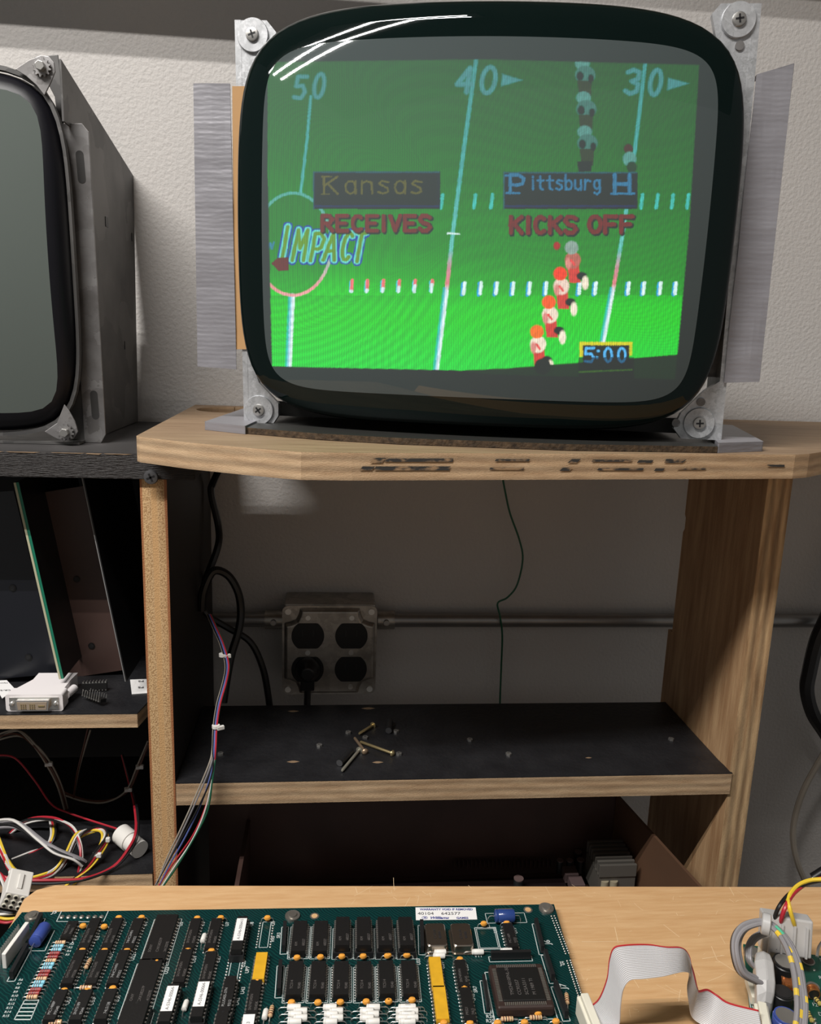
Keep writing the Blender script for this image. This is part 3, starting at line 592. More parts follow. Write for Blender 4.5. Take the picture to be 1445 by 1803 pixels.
o = flap([mloc(1334, 150), mloc(1385, 134), mloc(1328, 655), mloc(1277, 668)], -.0003, .003, m_card, 'cardboard_flap', mon, 0); o['label'] = 'taped cardboard strip on the right'
flap([mloc(1331, 132), mloc(1397, 112), mloc(1336, 672), mloc(1273, 674)], .0010, .001, m_tape, 'tape_cover', o)
t2 = MB(); q = [mloc(1397, 113), mloc(1409, 108), mloc(1352, 664), mloc(1336, 672)]
t2.add([mp(*q[0], .0010), mp(*q[1], -.019), mp(*q[2], -.019), mp(*q[3], .0010)], [(0, 1, 2, 3)], m_tape)
t2.add([mp(*q[0], .0009), mp(*q[1], -.0191), mp(*mloc(1335, 131), -.0191), mp(*mloc(1331, 132), .0009)], [(0, 1, 2, 3)], m_tape); t2.build('tape_edge', o, recalc=False)
# cardboard sheet under the monitor with taped ends
cs = [aZ(432, 764, ZB), aZ(560, 775, ZB), aZ(700, 783, ZB), aZ(1000, 794, ZB), aZ(1262, 798, ZB)]
poly = [(p.x, p.y) for p in cs] + [(.36, .80), (-.05, .80)]
sh = MB().prism(poly, ZB + .0004, ZB + .0050, m_carddark, side=m_cardk).build('cardboard_sheet'); tag(sh, 'flat dark cardboard sheet with silver taped ends under the lit monitor', 'cardboard')
def slab(pts, z0, z1, m, name, parent, bevel=.0012): return MB().prism([(p[0], p[1]) for p in pts], z0, z1, m).build(name, parent, bevel=bevel)
a1 = aZ(360, 757, ZB); a2 = aZ(432, 765, ZB)
slab([(a1.x, a1.y), (a2.x, a2.y), (-.050, .77), (-.085, .775)], ZB + .0002, ZB + .0066, m_tape, 'taped_end', sh)
a1 = aZ(1262, 798, ZB); a2 = aZ(1342, 795, ZB)
slab([(a1.x, a1.y), (a2.x, a2.y), (.375, .72), (.35, .735)], ZB + .0002, ZB + .0078, m_tape, 'taped_end', sh)
# ================================================================== LEFT MONITOR
lm = thing('crt_monitor', (-.42, .78, ZB - TH), 'unlit upright picture tube monitor in a grey steel chassis, cut by the left edge', 'monitor')
FY = .672; XC = -.362; 
lf = lambda a, b, h: Vector((a, FY - h, b))
LMZ = ZB - TH
def lm_edge(v): # right edge of face versus height, slightly tilted in plane
    return aY(v[0], v[1], FY)
# face in a tilted local frame: uses right edge points top (118,260) and bottom (140,640)
pT = aY(97, 200, FY); pB = aY(127, 660, FY); lt = (pT - pB); lt.normalize()     # up axis of the face
lr = Vector((lt.z, 0, -lt.x))                                   # right axis
topc = aY(20, 112, FY); botc = aY(60, 765, FY)
hb = (aY(20, 118, FY) - aY(60, 762, FY)).dot(lt) / 2; ctr = (aY(20, 118, FY) + aY(60, 762, FY)) / 2
e = aY(124, 430, FY); ha = .105; ctr = ctr + lr * ((e - ctr).dot(lr) - ha)
def lp_(x, y, h): return ctr + lr * x + lt * y + Vector((0, -h, 0))
def lsurf(x, y): return .012 - (x * x + y * y) / 1.2 + .010
rg = []
for s, dep in [(.88, 0), (.92, .0006), (.955, .003), (.985, .008), (1.0, .014), (1.0, .024)]:
    rg.append([None] * 96)
    for k in range(96):
        x, y = sel(2 * math.pi * k / 96, ha * s, hb * s, 5 + (1 - s) * 25); rg[-1][k] = lp_(x, y, lsurf(x, y) - dep)
MB().loft(rg, m_rubber, caps=False).build('face_border', lm)
m_offscreen = mat('unlit_phosphor', (.10, .118, .108), .12, spec=.6)
scr = []
for s in (.8801, .7, .5, .3, .1, .001):
    scr.append([])
    for k in range(96):
        x, y = sel(2 * math.pi * k / 96, ha * s, hb * s, 8 if s > .6 else 3); scr[-1].append(lp_(x, y, lsurf(x, y) + .0001))
MB().loft(scr, m_offscreen, caps=False).build('screen', lm)
bd = []
for dx, h in ((1.0, .000), (1.022, .0), (1.022, -.006), (1.0, -.006)):
    bd.append([lp_(*sel(2 * math.pi * k / 96, ha * dx, hb * dx, 5), h) for k in range(96)])
MB().loft(bd + [bd[0]], m_galvdark, caps=False).build('tube_band', lm)
MB().loft([[lp_(*sel(2 * math.pi * k / 48, ha * s, hb * s, 4), h) for k in range(48)] for s, h in ((.97, -.004), (.9, -.03), (.6, -.09), (.15, -.13), (.12, -.17))], m_black_pl).build('tube_funnel', lm)
# side panel (plane nearly parallel to Y)
SX = -.206
sp_ = [aX(103, 97, SX), aX(235, 310, SX), aX(253, 745, SX)]
pf = aX(150, 781, SX)
MB().prism([(.6905, .1555), (.672, .1555), (.672, sp_[0].z - .001), (sp_[1].y, sp_[1].z), (.868, LMZ + .0006), (.6905, LMZ + .0006)], SX, SX - .0015, m_galvdark, f=lambda a, b, h: Vector((h, a, b))).build('side_panel', lm)
MB().b2((-.52, .672, LMZ + .0003), (SX - .001, .866, LMZ + .0022), m_galvdark).build('bottom_pan', lm)
# square hole and slits
for (u, v, w, h) in ((188, 391, .0052, .0085), (233, 418, .003, .008), (220, 608, .0012, .008)):
    p = aX(u, v, SX + .0003); MB().box(p, (.0004, w * 1.6, h), m_black_pl).build('slot_hole', lm)
# front lip (darker) and slotted flange
f = lambda q: aY(q[0], q[1], .688)
fl = [f(x) for x in [(109, 217), (144, 217), (156, 232), (186, 765), (178, 780), (149, 779)]]
def flat(pts, th, m, name, parent, bevel=.0004):
    n = len(pts); b = MB(); vs = pts + [p + Vector((0, th, 0)) for p in pts]
    b.add(vs, [list(range(n)), list(range(n, 2 * n))[::-1]] + [(i, (i + 1) % n, n + (i + 1) % n, n + i) for i in range(n)], m); return b.build(name, parent, bevel=bevel)
flo = flat(fl, .0018, m_galv, 'slotted_flange', lm)
for (u0, v0, u1, v1) in ((140, 272, 144, 316), (165, 694, 168, 732)):
    A = aY(u0, v0, .6878); B = aY(u1, v1, .6878); r = .0030; d = (B - A).normalized(); w = Vector((d.z, 0, -d.x)); ring = []
    for k in range(9): a = math.pi * k / 8; ring.append(A - d * r * math.sin(a) + w * r * math.cos(a))
    for k in range(9): a = math.pi * k / 8; ring.append(B + d * r * math.sin(a) - w * r * math.cos(a))
    MB().add(ring, [list(range(len(ring)))], mat('slot_shadow_steel', (.035, .034, .033), .6)).build('slot', flo, recalc=False)
lipz = [aY(*q, .690) for q in [(60, 100), (102, 96), (106, 130), (152, 780), (118, 782), (132, 640), (112, 300), (96, 170)]]
flat(lipz, .0012, m_galvdark, 'front_lip', lm)
# ears with bolts and toothed washers
for pts, bc in (([(26, 122), (50, 106), (72, 97), (86, 99), (95, 110), (97, 126), (90, 144), (78, 168), (64, 150), (46, 134)], (74, 119)), ([(113, 712), (121, 722), (132, 742), (137, 760), (129, 773), (112, 777), (95, 770), (78, 760), (100, 745)], (116, 761))):
    ear = flat([aY(*q, .668) for q in pts], .0015, m_galv, 'mounting_ear', lm)
    c = aY(*bc, .667); st = MB(); n = 12; ring = []
    for k in range(n * 4):
        r = .0068 if (k // 2) % 2 else .0052; a = 2 * math.pi * k / (n * 4); ring.append((c.x + r * math.cos(a), c.z + r * math.sin(a)))
    st.prism(ring, .6670, .6655, m_galv, f=lambda a, b, h: Vector((a, h, b))); st.build('toothed_washer', lm)
    MB().cyl((c.x, .6655, c.z), (c.x, .661, c.z), .0036, m_screw, 6, smooth=False).build('hex_bolt', lm, bevel=.0004)
# ================================================================== WALL: CONDUIT AND OUTLET BOX
CZ = -.3109; CY = WY - .017
def conduit(x0, x1, lab):
    o = MB().cyl((x0, CY, CZ), (x1, CY, CZ), .0083, m_conduit, 24).build('metal_conduit'); tag(o, lab, 'conduit'); return o
c1 = conduit(.0705, 1.2, 'long grey steel conduit along the wall right of the outlet box'); c2 = conduit(-1.2, -.0705, 'grey steel conduit entering the outlet box from the left')
for o, x0, x1 in ((c1, .0535, .073), (c2, -.0735, -.0535)):
    b = MB(); b.cyl((x0, CY, CZ), (x1, CY, CZ), .0108, m_box, 20); b.cyl(((x0 + x1) / 2, CY - .009, CZ + .001), ((x0 + x1) / 2, CY - .014, CZ + .001), .0032, m_screw, 10); b.build('coupling', o)
BXc, BZc = -.0005, -.336; BF = .838
ob = thing('outlet_box', (BXc, WY - .02, BZc - .052), 'square steel four socket outlet box on the wall under the board', 'outlet box')
MB().b2((BXc - .050, BF, BZc - .050), (BXc + .050, WY - .0005, BZc + .053), m_box).build('box_body', ob, bevel=.002)
# cover: base plate with corner ears, raised field
cvp = [(-.052, -.052), (.052, -.052), (.052, .052), (-.052, .052)]
nf = lambda a, b, h: Vector((BXc + a, BF - h, BZc + b))
MB().prism(rr(0, 0, .104, .104, .007), 0, .0018, m_box, f=nf).build('cover_plate', ob, bevel=.0006)
def octo(s, c):
    q = [(s, s - c), (s - .35 * c, s - .93 * c), (s - .75 * c, s - .75 * c), (s - .93 * c, s - .35 * c), (s - c, s)]; out = []
    for sx_, sy_, fl in ((1, 1, 0), (-1, 1, 1), (-1, -1, 0), (1, -1, 1)):
        r_ = [(sx_ * a, sy_ * b) for a, b in q]; out += r_[::-1] if fl else r_
    return out
b = MB(); rgs = []
for s, c, h in ((.050, .017, .0018), (.0488, .017, .005), (.0470, .0172, .0078)): rgs.append([nf(x, y, h) for x, y in octo(s, c)])
b.loft(rgs, m_box, smooth=False); rf = b.build('raised_cover', ob, bevel=.0012)
m_hole = mat('socket_black', (.004, .004, .004), .5)
for sx in (-1, 1):
    for sy in (-1, 1):
        cx_, cz_ = sx * .0238, sy * .0195; pl = []
        for k in range(48):
            a = 2 * math.pi * k / 48; x, y = .0178 * math.cos(a), .0178 * math.sin(a); pl.append((cx_ + x, cz_ + max(-.0145, min(.0145, y))))
        so = MB().prism(pl, .0079, .0086, m_hole, f=nf).build('socket', ob)
        for dx in (-.006, .006): MB().box(nf(cx_ + dx, cz_ + .003, .0087), (.0013, .0004, .007), m_black_pl).build('slot', so)
        MB().cyl(nf(sx * .0455, sy * .0455, .0018), nf(sx * .0455, sy * .0455, .0036), .0034, m_silver, 14).build('corner_screw', ob)
    for z in (.0405, 0, -.0405): MB().cyl(nf(sx * .0238, z, .0078), nf(sx * .0238, z, .0092), .0028, m_silver, 14).build('cover_screw', ob)
# plug with cord in the lower left socket
pg = thing('power_plug', nf(-.0238, -.026, .0087), 'black plug pushed into the lower left socket of the outlet box', 'plug')
b = MB(); b.lathe(nf(-.0235, -.018, .0088), (0, -1, 0), [(0, .0135), (.006, .0135), (.012, .0115), (.018, .007)], m_black_pl, 20); b.b2(nf(-.031, -.040, .010), nf(-.016, -.018, .020), m_black_pl); b.build('plug_body', pg, bevel=.001)
MB().tube([nf(-.0235, -.038, .015), nf(-.0235, -.050, .016), nf(-.0240, -.07, .016), nf(-.026, -.11, .014), nf(-.03, -.2, .01)], .0037, m_black_pl).build('cord', pg)
# ================================================================== CABLES BEHIND AND BESIDE
def cable(name, pts, r, mt, label, cat='cable', group=None, n=8):
    P_ = [aY(u, v, y) for u, v, y in pts]; o = MB().tube(P_, r, mt, n).build(name); return tag(o, label, cat, group)
cable('thin_wire', [(884, 838, .86), (890, 870, .86), (898, 905, .86), (914, 950, .86), (920, 985, .86), (910, 1030, .86), (893, 1052, .858), (876, 1062, .858), (880, 1085, .852), (884, 1120, .86), (882, 1180, .865), (880, 1240, .866), (880, 1300, .866)], .0011, WR['green'], 'thin green wire hanging down the wall from the plywood board', 'wire')
cable('black_cable', [(392, 815, .80), (375, 850, .82), (372, 870, .82), (384, 925, .82), (384, 960, .81), (366, 1010, .80), (355, 1035, .80), (356, 1065, .80), (368, 1085, .80), (400, 1105, .80), (440, 1130, .80), (462, 1175, .80), (472, 1225, .80), (480, 1290, .80)], .0036, WR['black'], 'thick black cord hanging down from the board and curving right in front of the conduit')
cable('black_cable', [(355, 1075, .77), (358, 1040, .77), (375, 1006, .775), (400, 1012, .78), (418, 1040, .78), (424, 1075, .78), (420, 1110, .775), (408, 1150, .77), (400, 1190, .762), (393, 1237, .755)], .0042, WR['black'], 'looped black cord bending down onto the back of the middle shelf')
# harness hanging over the middle shelf
hb_ = thing('wire_harness', aZ(378, 1300, ZS), 'bundle of thin coloured wires hanging over the left end of the middle shelf', 'wire harness')
main = [(368, 1082, .70), (378, 1105, .69), (391, 1135, .68), (400, 1170, .67), (396, 1200, .665), (385, 1240, .655), (379, 1280, .645), (377, 1320, .632)]
tails = {'blue': [(372, 1360, .625), (356, 1410, .622), (328, 1470, .62), (300, 1520, .62), (280, 1560, .62)], 'red': [(374, 1370, .625), (362, 1420, .622), (340, 1470, .62), (305, 1520, .62), (278, 1562, .62)],
         'black': [(373, 1365, .623), (350, 1420, .62), (320, 1475, .62), (292, 1525, .62), (272, 1562, .62)], 'white': [(373, 1375, .622), (360, 1430, .62), (338, 1480, .618), (308, 1525, .618), (284, 1562, .618)],
         'grey': [(370, 1350, .625), (352, 1395, .623), (325, 1455, .62), (296, 1515, .62), (274, 1558, .62)], 'green': [(374, 1372, .622), (366, 1425, .619), (345, 1470, .617), (312, 1525, .617), (286, 1562, .617)], 'beige': [(368, 1345, .626), (345, 1400, .624), (318, 1460, .622), (292, 1515, .622), (276, 1558, .62)]}
for i, (c, t) in enumerate(tails.items()):
    ox, oy = [(0, 0), (1.6, 0), (-1.6, 0), (.8, .001), (-.8, .001), (2.2, .0015), (-2.2, .001)][i]; ox *= 1.5
    pts = [aY(u + ox, v, y + oy) for u, v, y in main] + [aY(u, v, y) for u, v, y in t]
    o = MB().tube(pts, .00078, WR[c], 6).build('wire', hb_); o['label'] = c + ' insulated wire'
for (u, v, y) in ((380, 1279, .645), (392, 1153, .676)):
    p = aY(u, v, y); b = MB(); b.cyl(p + Vector((0, 0, -.0012)), p + Vector((0, 0, .0012)), .0034, m_white_pl, 12); b.box(p + Vector((.004, -.001, -.0008)), (.006, .003, .0028), m_white_pl, rz=.5); b.build('zip_tie', hb_)
# right side cables on the wall
cable('black_cable', [(1600, 640, .86), (1520, 900, .86), (1475, 1040, .845), (1452, 1095, .84), (1437, 1130, .84), (1425, 1180, .84), (1420, 1215, .84), (1430, 1255, .84), (1452, 1290, .84), (1490, 1350, .84), (1570, 1500, .84), (1620, 1750, .84)], .0085, WR['black'], 'fat black cable bulging into view at the right edge below the conduit')
cable('coaxial_cable', [(1640, 900, .86), (1560, 1120, .84), (1490, 1260, .825), (1445, 1335, .82), (1415, 1390, .82), (1399, 1440, .82), (1396, 1480, .815), (1404, 1520, .81), (1420, 1560, .81), (1440, 1620, .81)], .0036, WR['beige'], 'beige coaxial cable curving down near the right edge behind the worktop', 'cable')
tp = thing('cable_plug', aY(1425, 1550, .72), 'metal tipped black plug end poking in at the right edge above the worktop', 'plug')
MB().cyl(aY(1422, 1553, .72), aY(1432, 1545, .72), .0022, m_silver).build('metal_tip', tp); MB().cyl(aY(1431, 1546, .72), aY(1475, 1518, .72), .0052, m_black_pl).build('sleeve', tp); MB().tube([aY(1474, 1518, .72), aY(1530, 1490, .73), aY(1600, 1500, .76), aY(1650, 1600, .80), aY(1680, 1900, .84)], .003, m_black_pl).build('cord', tp)
# ================================================================== THINGS ON THE MIDDLE SHELF
def machine_screw(a, b, m, lab):
    A = aZ(*a, ZS + .0024); B = aZ(*b, ZS + .0024); d = (B - A).normalized()
    t = thing('machine_screw', Vector((B.x, B.y, ZS)), lab, 'screw', 'loose screws on the middle shelf')
    MB().lathe(A, d, [(0, .0009), (.001, .0014), ((B - A).length, .0014)], m, 12).build('shank', t)
    h = MB(); h.lathe(B, d, [(0, .0014), (.0002, .0031), (.0010, .0030), (.0021, .0018), (.0023, .0002)], m, 16)
    h.build('head', t)
machine_screw((632, 1292), (656, 1277), m_brass, 'short yellow screw lying topmost in the scatter, head to the right')
machine_screw((634, 1306), (690, 1326), m_brass, 'long yellow screw in the scatter, head beside a nut on the right')
machine_screw((624, 1299), (642, 1323), mat('dull_brass', (.42, .30, .20), .4, .7), 'short dull copper coloured screw crossing the middle of the scatter')
machine_screw((602, 1357), (632, 1321), mat('grey_screw', (.42, .40, .33), .4, .7), 'long grey screw pointing down left towards the shelf edge')
def standoff(a, b, lab):
    A = aZ(*a, ZS + .0034); B = aZ(*b, ZS + .0034)
    t = thing('spacer', Vector((A.x, A.y, ZS)), lab, 'spacer', 'black spacers on the middle shelf')
    MB().cyl(A, B, .0033, m_black_pl, 16).build('barrel', t); d = (A - B).normalized()
    MB().lathe(A + d * .0001, d, [(0, .0016), (.0004, .0031), (.0006, .0031), (.0006, .0017)], m_darkscrew, 14).build('rim', t)
standoff((598, 1343), (618, 1322), 'black plastic spacer lying beside the long grey screw'); standoff((684, 1286), (686, 1270), 'black plastic spacer at the back right of the scatter')
def nut(u, v, lab):
    p = aZ(u, v, ZS + .0001); n = 6; vo = [(p.x + .0028 * math.cos(k * math.pi / 3 + u), p.y + .0028 * math.sin(k * math.pi / 3 + u)) for k in range(6)]
    rg_ = [[Vector((p.x + r * math.cos(k * math.pi / 3 + u), p.y + r * math.sin(k * math.pi / 3 + u), ZS + h)) for k in range(6)] for r, h in ((.0013, .0001), (.0029, .0001), (.0029, .0020), (.0013, .0022), (.0013, .0001))]
    o = MB().loft(rg_, m_screw, caps=False, smooth=False).build('hex_nut'); tag(o, lab, 'nut', 'loose nuts on the middle shelf')
for u, v, lab in ((613, 1291, 'small nut at the upper left of the screw scatter'), (643, 1300, 'small dull nut between the short yellow and the long yellow screw'), (697, 1289, 'small nut beside the rear black spacer'), (702, 1329, 'nut just past the head of the long yellow screw'),
                  (562, 1314, 'lone dark nut left of the screw scatter'), (827, 1304, 'lone bright nut right of the scatter near the middle of the shelf'), (895, 1329, 'ring shaped nut near the front edge, right of the scatter'), (388, 1329, 'nut beside the hanging wire harness'), (1181, 1303, 'tiny bright nut near the right panel')): nut(u, v, lab)
# ================================================================== LEFT CUBBY CONTENT
def lean_board(name, tp_, bt_, y, depth, th, m, em, label):
    A = aY(*tp_, y); B = aY(*bt_, y); d = (A - B).normalized(); w = Vector((d.z, 0, -d.x))
    if B.z < ZL: B = B + d * ((ZL + .0003 - B.z) / d.z)
    t = thing(name, B, label, 'circuit board')
    vs = [B, B + w * th, A + w * th, A]; n = 4; q = vs + [p + Vector((0, depth, 0)) for p in vs]
    MB().add(q, [(4, 5, 6, 7), (0, 1, 5, 4), (1, 2, 6, 5), (2, 3, 7, 6), (3, 0, 4, 7)], m_black_pl).add(q[:4], [(0, 1, 2, 3)], m).build('laminate', t)  # side faces black: their shade is put into the colour
    e_ = [p + Vector((0, -.0003, 0)) for p in (vs[0], vs[0] + w * th * .45, vs[3] + w * th * .45, vs[3])]
    MB().add(e_, [(0, 1, 2, 3)], em).build('edge_strip', t, recalc=False); return t
lean_board('leaning_circuit_board', (24, 850), (104, 1196), .665, .14, .0040, m_greenpcb, m_creampcb, 'green circuit board seen edge on, leaning in the left cubby')
lean_board('leaning_circuit_board', (143, 838), (220, 1200), .668, .14, .0016, m_black_pl, mat('pale_edge', (.22, .22, .22), .5), 'thin board with a pale edge leaning right of the brown panel')
def face_board(name, px, y, m, label, holes):
    pts = [aY(*q, y) for q in px]; t = flat(pts, .0016, m, name, None, 0); tag(t, label, 'circuit board')
    for (u, v) in holes:
        c = aY(u, v, y - .0005); b = MB(); b.lathe(c, (0, -1, 0), [(0, .0030), (.0004, .0030), (.0004, .0022)], m_hole, 16); h = b.build('mounting_hole', t)
        MB().cyl(c + Vector((0, -.0003, 0)), c + Vector((0, -.0006, 0)), .0020, m_black_pl, 12).build('hole_shadow', h)
    return t
face_board('brown_board', [(44, 872), (146, 856), (216, 1180), (115, 1195)], .715, m_brown, 'brown bare board with two holes leaning behind the green edged board', ((135, 1020), (161, 1137)))
face_board('black_board', [(-60, 870), (24, 864), (103, 1186), (-10, 1196)], .70, mat('black_laminate', (.010, .011, .015), .3), 'black bare board with two holes left of the green edged board', ((22, 1035), (50, 1157)))
# DVI adapter
DZ = ZL
dv = thing('video_adapter', aZ(65, 1250, DZ), 'off-white plastic video plug adapter lying on the front of the left shelf', 'adapter')
q0 = aZ(11, 1253, DZ); q1 = aZ(111, 1253, DZ); yf = q0.y; wx = q1.x - q0.x; cxx = (q0.x + q1.x) / 2
hgt = .0150
fd = lambda a, b, h: Vector((cxx + a, yf + h, DZ + b))
MB().prism(rr(0, hgt / 2 + .0002, wx, hgt, .0022), 0, .013, m_dvi, f=fd).build('front_shell', dv, bevel=.0006)
MB().prism([(-.020, 0), (.020, 0), (.020, .02), (.0215, .034), (-.012, .034), (-.012, .02)], .001, .0145, m_dvi, f=lambda a, b, h: Vector((cxx + a, yf + .012 + b, DZ + h))).build('rear_shell', dv, bevel=.0015)
MB().cyl(fd(.021, .008, .013), fd(.0235, .008, .028), .0035, m_dvi, 14).build('thumb_screw', dv)
MB().box(fd(0, hgt / 2, -.0004), (wx * .86, .001, hgt * .72), m_silver).build('face_plate', dv, bevel=.0003)
MB().prism([(-.0135, .0120), (.0135, .0120), (.0125, .0030), (-.0125, .0030)], -.0055, -.0005, m_silver, f=fd).build('connector_shroud', dv, bevel=.0012)
MB().prism([(-.0120, .0108), (.0120, .0108), (.0112, .0042), (-.0112, .0042)], -.0058, -.0053, mat('connector_inner', (.30, .24, .18), .5), f=fd).build('socket_insert', dv)
b = MB()
for i in range(3):
    for j in range(3):
        for x in (-.0085, -.0015): b.cyl(fd(x + i * .0017, .0055 + j * .0017, -.0058), fd(x + i * .0017, .0055 + j * .0017, -.0064), .0005, m_brass, 6)
b.box(fd(.0075, .0075, -.006), (.005, .0006, .0012), m_brass); b.build('contacts', dv)
for x in (-.0175, .0175): MB().lathe(fd(x, hgt / 2, -.001), (0, -1, 0), [(0, .0022), (.002, .0018), (.0025, .001)], m_silver, 12).build('hex_post', dv)
# chips lying on the shelf
def loose_chip(a, b, lab, tilt):
    A = aZ(*a, ZL + .004); B = aZ(*b, ZL + .004); t = thing('integrated_circuit', Vector(((A.x + B.x) / 2, (A.y + B.y) / 2, ZL)), lab, 'chip', 'loose chips on the left shelf')
    c = (A + B) / 2; d = (B - A); rz = math.atan2(d.y, d.x); Ln = d.length; R = Matrix.Rotation(rz, 3, 'Z') @ Matrix.Rotation(tilt, 3, 'X')
    c.z = ZL + (.0052 if tilt > 1 else .0034)
    MB().box(c, (Ln, .0062, .0032), m_chip, R=R).build('chip_body', t, bevel=.0003); b_ = MB()
    for s in (-1, 1):
        for k in range(8):
            x = -Ln / 2 + Ln * (k + .5) / 8; b_.box(c + R @ Vector((x, s * .0036, .0005)), (.0013, .0010, .0010), m_silver, R=R); b_.box(c + R @ Vector((x, s * .0039, -.0022)), (.0006, .0004, .0052), m_silver, R=R)
    b_.build('pins', t)
loose_chip((144, 1211), (189, 1209), 'black chip on its side with pins toward the viewer, upper of the two loose chips', 1.45)
loose_chip((150, 1224), (182, 1236), 'upturned black chip below the other loose chip on the left shelf', 2.9)
# paper labels
def sticker(px, z, lab, lines, name='paper_label'):
    P4 = [aZ(*q, z) for q in px]; n = 4; o = MB().add([p + Vector((0, 0, h)) for h in (.0002, .0008) for p in P4], [(0, 1, 2, 3), (4, 5, 6, 7), (0, 1, 5, 4), (1, 2, 6, 5), (2, 3, 7, 6), (3, 0, 4, 7)], m_paper).build(name)
    tag(o, lab, 'label'); A, B, C, D = P4
    for (s, u0, v0, sz, rot) in lines:
        ex = (B - A).normalized(); ey = (A - D).normalized()
        if rot: ex, ey = -ex, -ey
        org = D + (B - A) * u0 + (A - D) * v0 + Vector((0, 0, .0009)); text(s, lambda x, y, h, org=org, ex=ex, ey=ey: org + ex * x + ey * y + Vector((0, 0, h)), sz, 'lettering', o, m_ink, bold=sz * .03)
    return o
sticker([(229, 1198), (258, 1197), (260, 1221), (232, 1223)], ZL, 'small white paper label reading P5 twice, against the plywood post', [('P5', .82, .90, .0052, True), ('P5', .76, .46, .0052, True)])
sticker([(-14, 1200), (12, 1199), (27, 1215), (4, 1231), (-20, 1222)][:4], ZL + .004, 'stack of small white printed labels left of the video adapter', [('CR-2', .85, .45, .0040, True), ('Hyundai', .95, .85, .0030, True)])
# ================================================================== LOWER LEFT: HARNESSES
def bundle(name, pts, cols, lab, r=.0011, spread=.0022, ties=(), cat='wire harness', wobble=.0015):
    base = [aY(u, v, y) for u, v, y in pts]; t = thing(name, Vector((base[0].x, base[0].y, ZLL)), lab, cat)
    for i, c in enumerate(cols):
        a = 2 * math.pi * i / len(cols); k = spread * (.4 + .6 * (i % 2)); pp = []
        for j, p in enumerate(base):
            q = p + Vector((math.cos(a + j * .5) * k, math.sin(a + j * .7) * k * .5, math.sin(a + j * .5) * k + wobble * math.sin(j * 1.7 + i)))
            pp.append(q)
        MB().tube(pp, r, WR[c], 6).build('wire', t)['label'] = c + ' wire'
    for j in ties:
        p = base[j]; b = MB(); b.box(p, (.0062, .0055, .0030), m_white_pl, rz=.3); b.box(p + Vector((.003, -.002, .001)), (.0035, .003, .004), m_white_pl); b.build('zip_tie', t, bevel=.0005)
    return t
bundle('wire_harness', [(-20, 1455, .69), (25, 1450, .67), (70, 1478, .65), (100, 1500, .64), (135, 1513, .638), (148, 1520, .64)], ['grey', 'white', 'black', 'grey'], 'grey and white wire bundle arching over the lower left shelf', .0014)
bundle('wire_harness', [(-6, 1480, .65), (8, 1510, .64), (22, 1535, .635), (45, 1548, .632), (85, 1540, .635), (110, 1520, .645), (135, 1475, .66), (160, 1462, .67), (182, 1462, .67), (185, 1478, .665), (170, 1505, .65), (150, 1535, .64), (115, 1562, .63), (90, 1585, .62)], ['white', 'yellow', 'red', 'black', 'white', 'yellow'], 'looping bundle of white, yellow and red wires with nylon ties on the lower shelf', .0011, .0026, (2, 9, 10))
bundle('wire_harness', [(-10, 1540, .62), (30, 1552, .615), (90, 1550, .618), (150, 1545, .625), (200, 1528, .64), (228, 1495, .65), (240, 1462, .66), (238, 1420, .70), (228, 1380, .75), (215, 1330, .78)], ['red', 'black'], 'red and black wire pair curving up beside the white nylon connector', .0013, .0012)
bundle('wire_harness', [(-10, 1495, .70), (40, 1450, .70), (90, 1440, .69), (125, 1455, .67), (140, 1485, .655), (143, 1515, .645), (138, 1540, .64)], ['red', 'black', 'white'], 'red and black wire loop behind the grey and white bundle', .0011, .0018)
bundle('wire_harness', [(20, 1520, .66), (55, 1505, .67), (82, 1490, .68), (94, 1470, .69), (92, 1445, .71)], ['red', 'white', 'yellow', 'black'], 'short bundle of mixed wires rising at the back of the lower shelf', .001, .002, (0,))
for i, (pts, cs_, lb, tie) in enumerate([([(-10, 1302, .75), (30, 1290, .74), (60, 1310, .73), (85, 1345, .73), (105, 1385, .73), (118, 1430, .74)], ['beige', 'beige', 'brown', 'beige'], 'brownish bundle arching down at the back left of the lower cubby', (3,)),
        ([(-10, 1330, .72), (25, 1338, .72), (60, 1375, .72), (90, 1415, .72), (125, 1435, .71), (208, 1462, .69)], ['red'], 'single dark red wire sweeping down to the white nylon connector', ()),
        ([(158, 1285, .74), (150, 1315, .74), (138, 1355, .74), (130, 1400, .75)], ['beige', 'brown'], 'pair of brown wires dropping under the small shelf', ()),
        ([(262, 1310, .72), (245, 1350, .72), (225, 1390, .73), (190, 1410, .74), (150, 1410, .75), (110, 1395, .76)], ['brown', 'beige', 'brown'], 'brown bundle sagging across the back of the lower cubby', (1, 2))]):
    bundle('wire_harness', pts, cs_, lb, .0009, .0018, tie)
def nylon(p, d, L_, w, h, m, name, lab, holes=None, cat='connector', roll=0):
    d = Vector(d).normalized(); up = Vector((0, 0, 1)); s = d.cross(up).normalized(); up = s.cross(d); R = Matrix((d, s, up)).transposed() @ Matrix.Rotation(roll, 3, 'X'); p = Vector(p)
    t = thing(name, p - Vector((0, 0, h / 2)), lab, cat); MB().box(p, (L_, w, h), m, R=R).build('housing', t, bevel=.0008)
    MB().box(p + R @ Vector((0, 0, h / 2 + .0006)), (L_ * .6, w * .2, .0012), m, R=R).build('latch', t, bevel=.0003)
    if holes:
        nx, ny = holes
        for i in range(nx):
            for j in range(ny):
                q = p + R @ Vector((L_ / 2, (i - (nx - 1) / 2) * w / nx * .9, (j - (ny - 1) / 2) * h / ny * .9)); hh_ = MB(); hh_.cyl(q, q + d * .0006, w / nx * .34, m_cream, 14); o = hh_.build('pin_socket', t)
                MB().cyl(q + d * .0005, q + d * .0008, w / nx * .22, m_hole, 12).build('pin_hole', o)
    return t, R
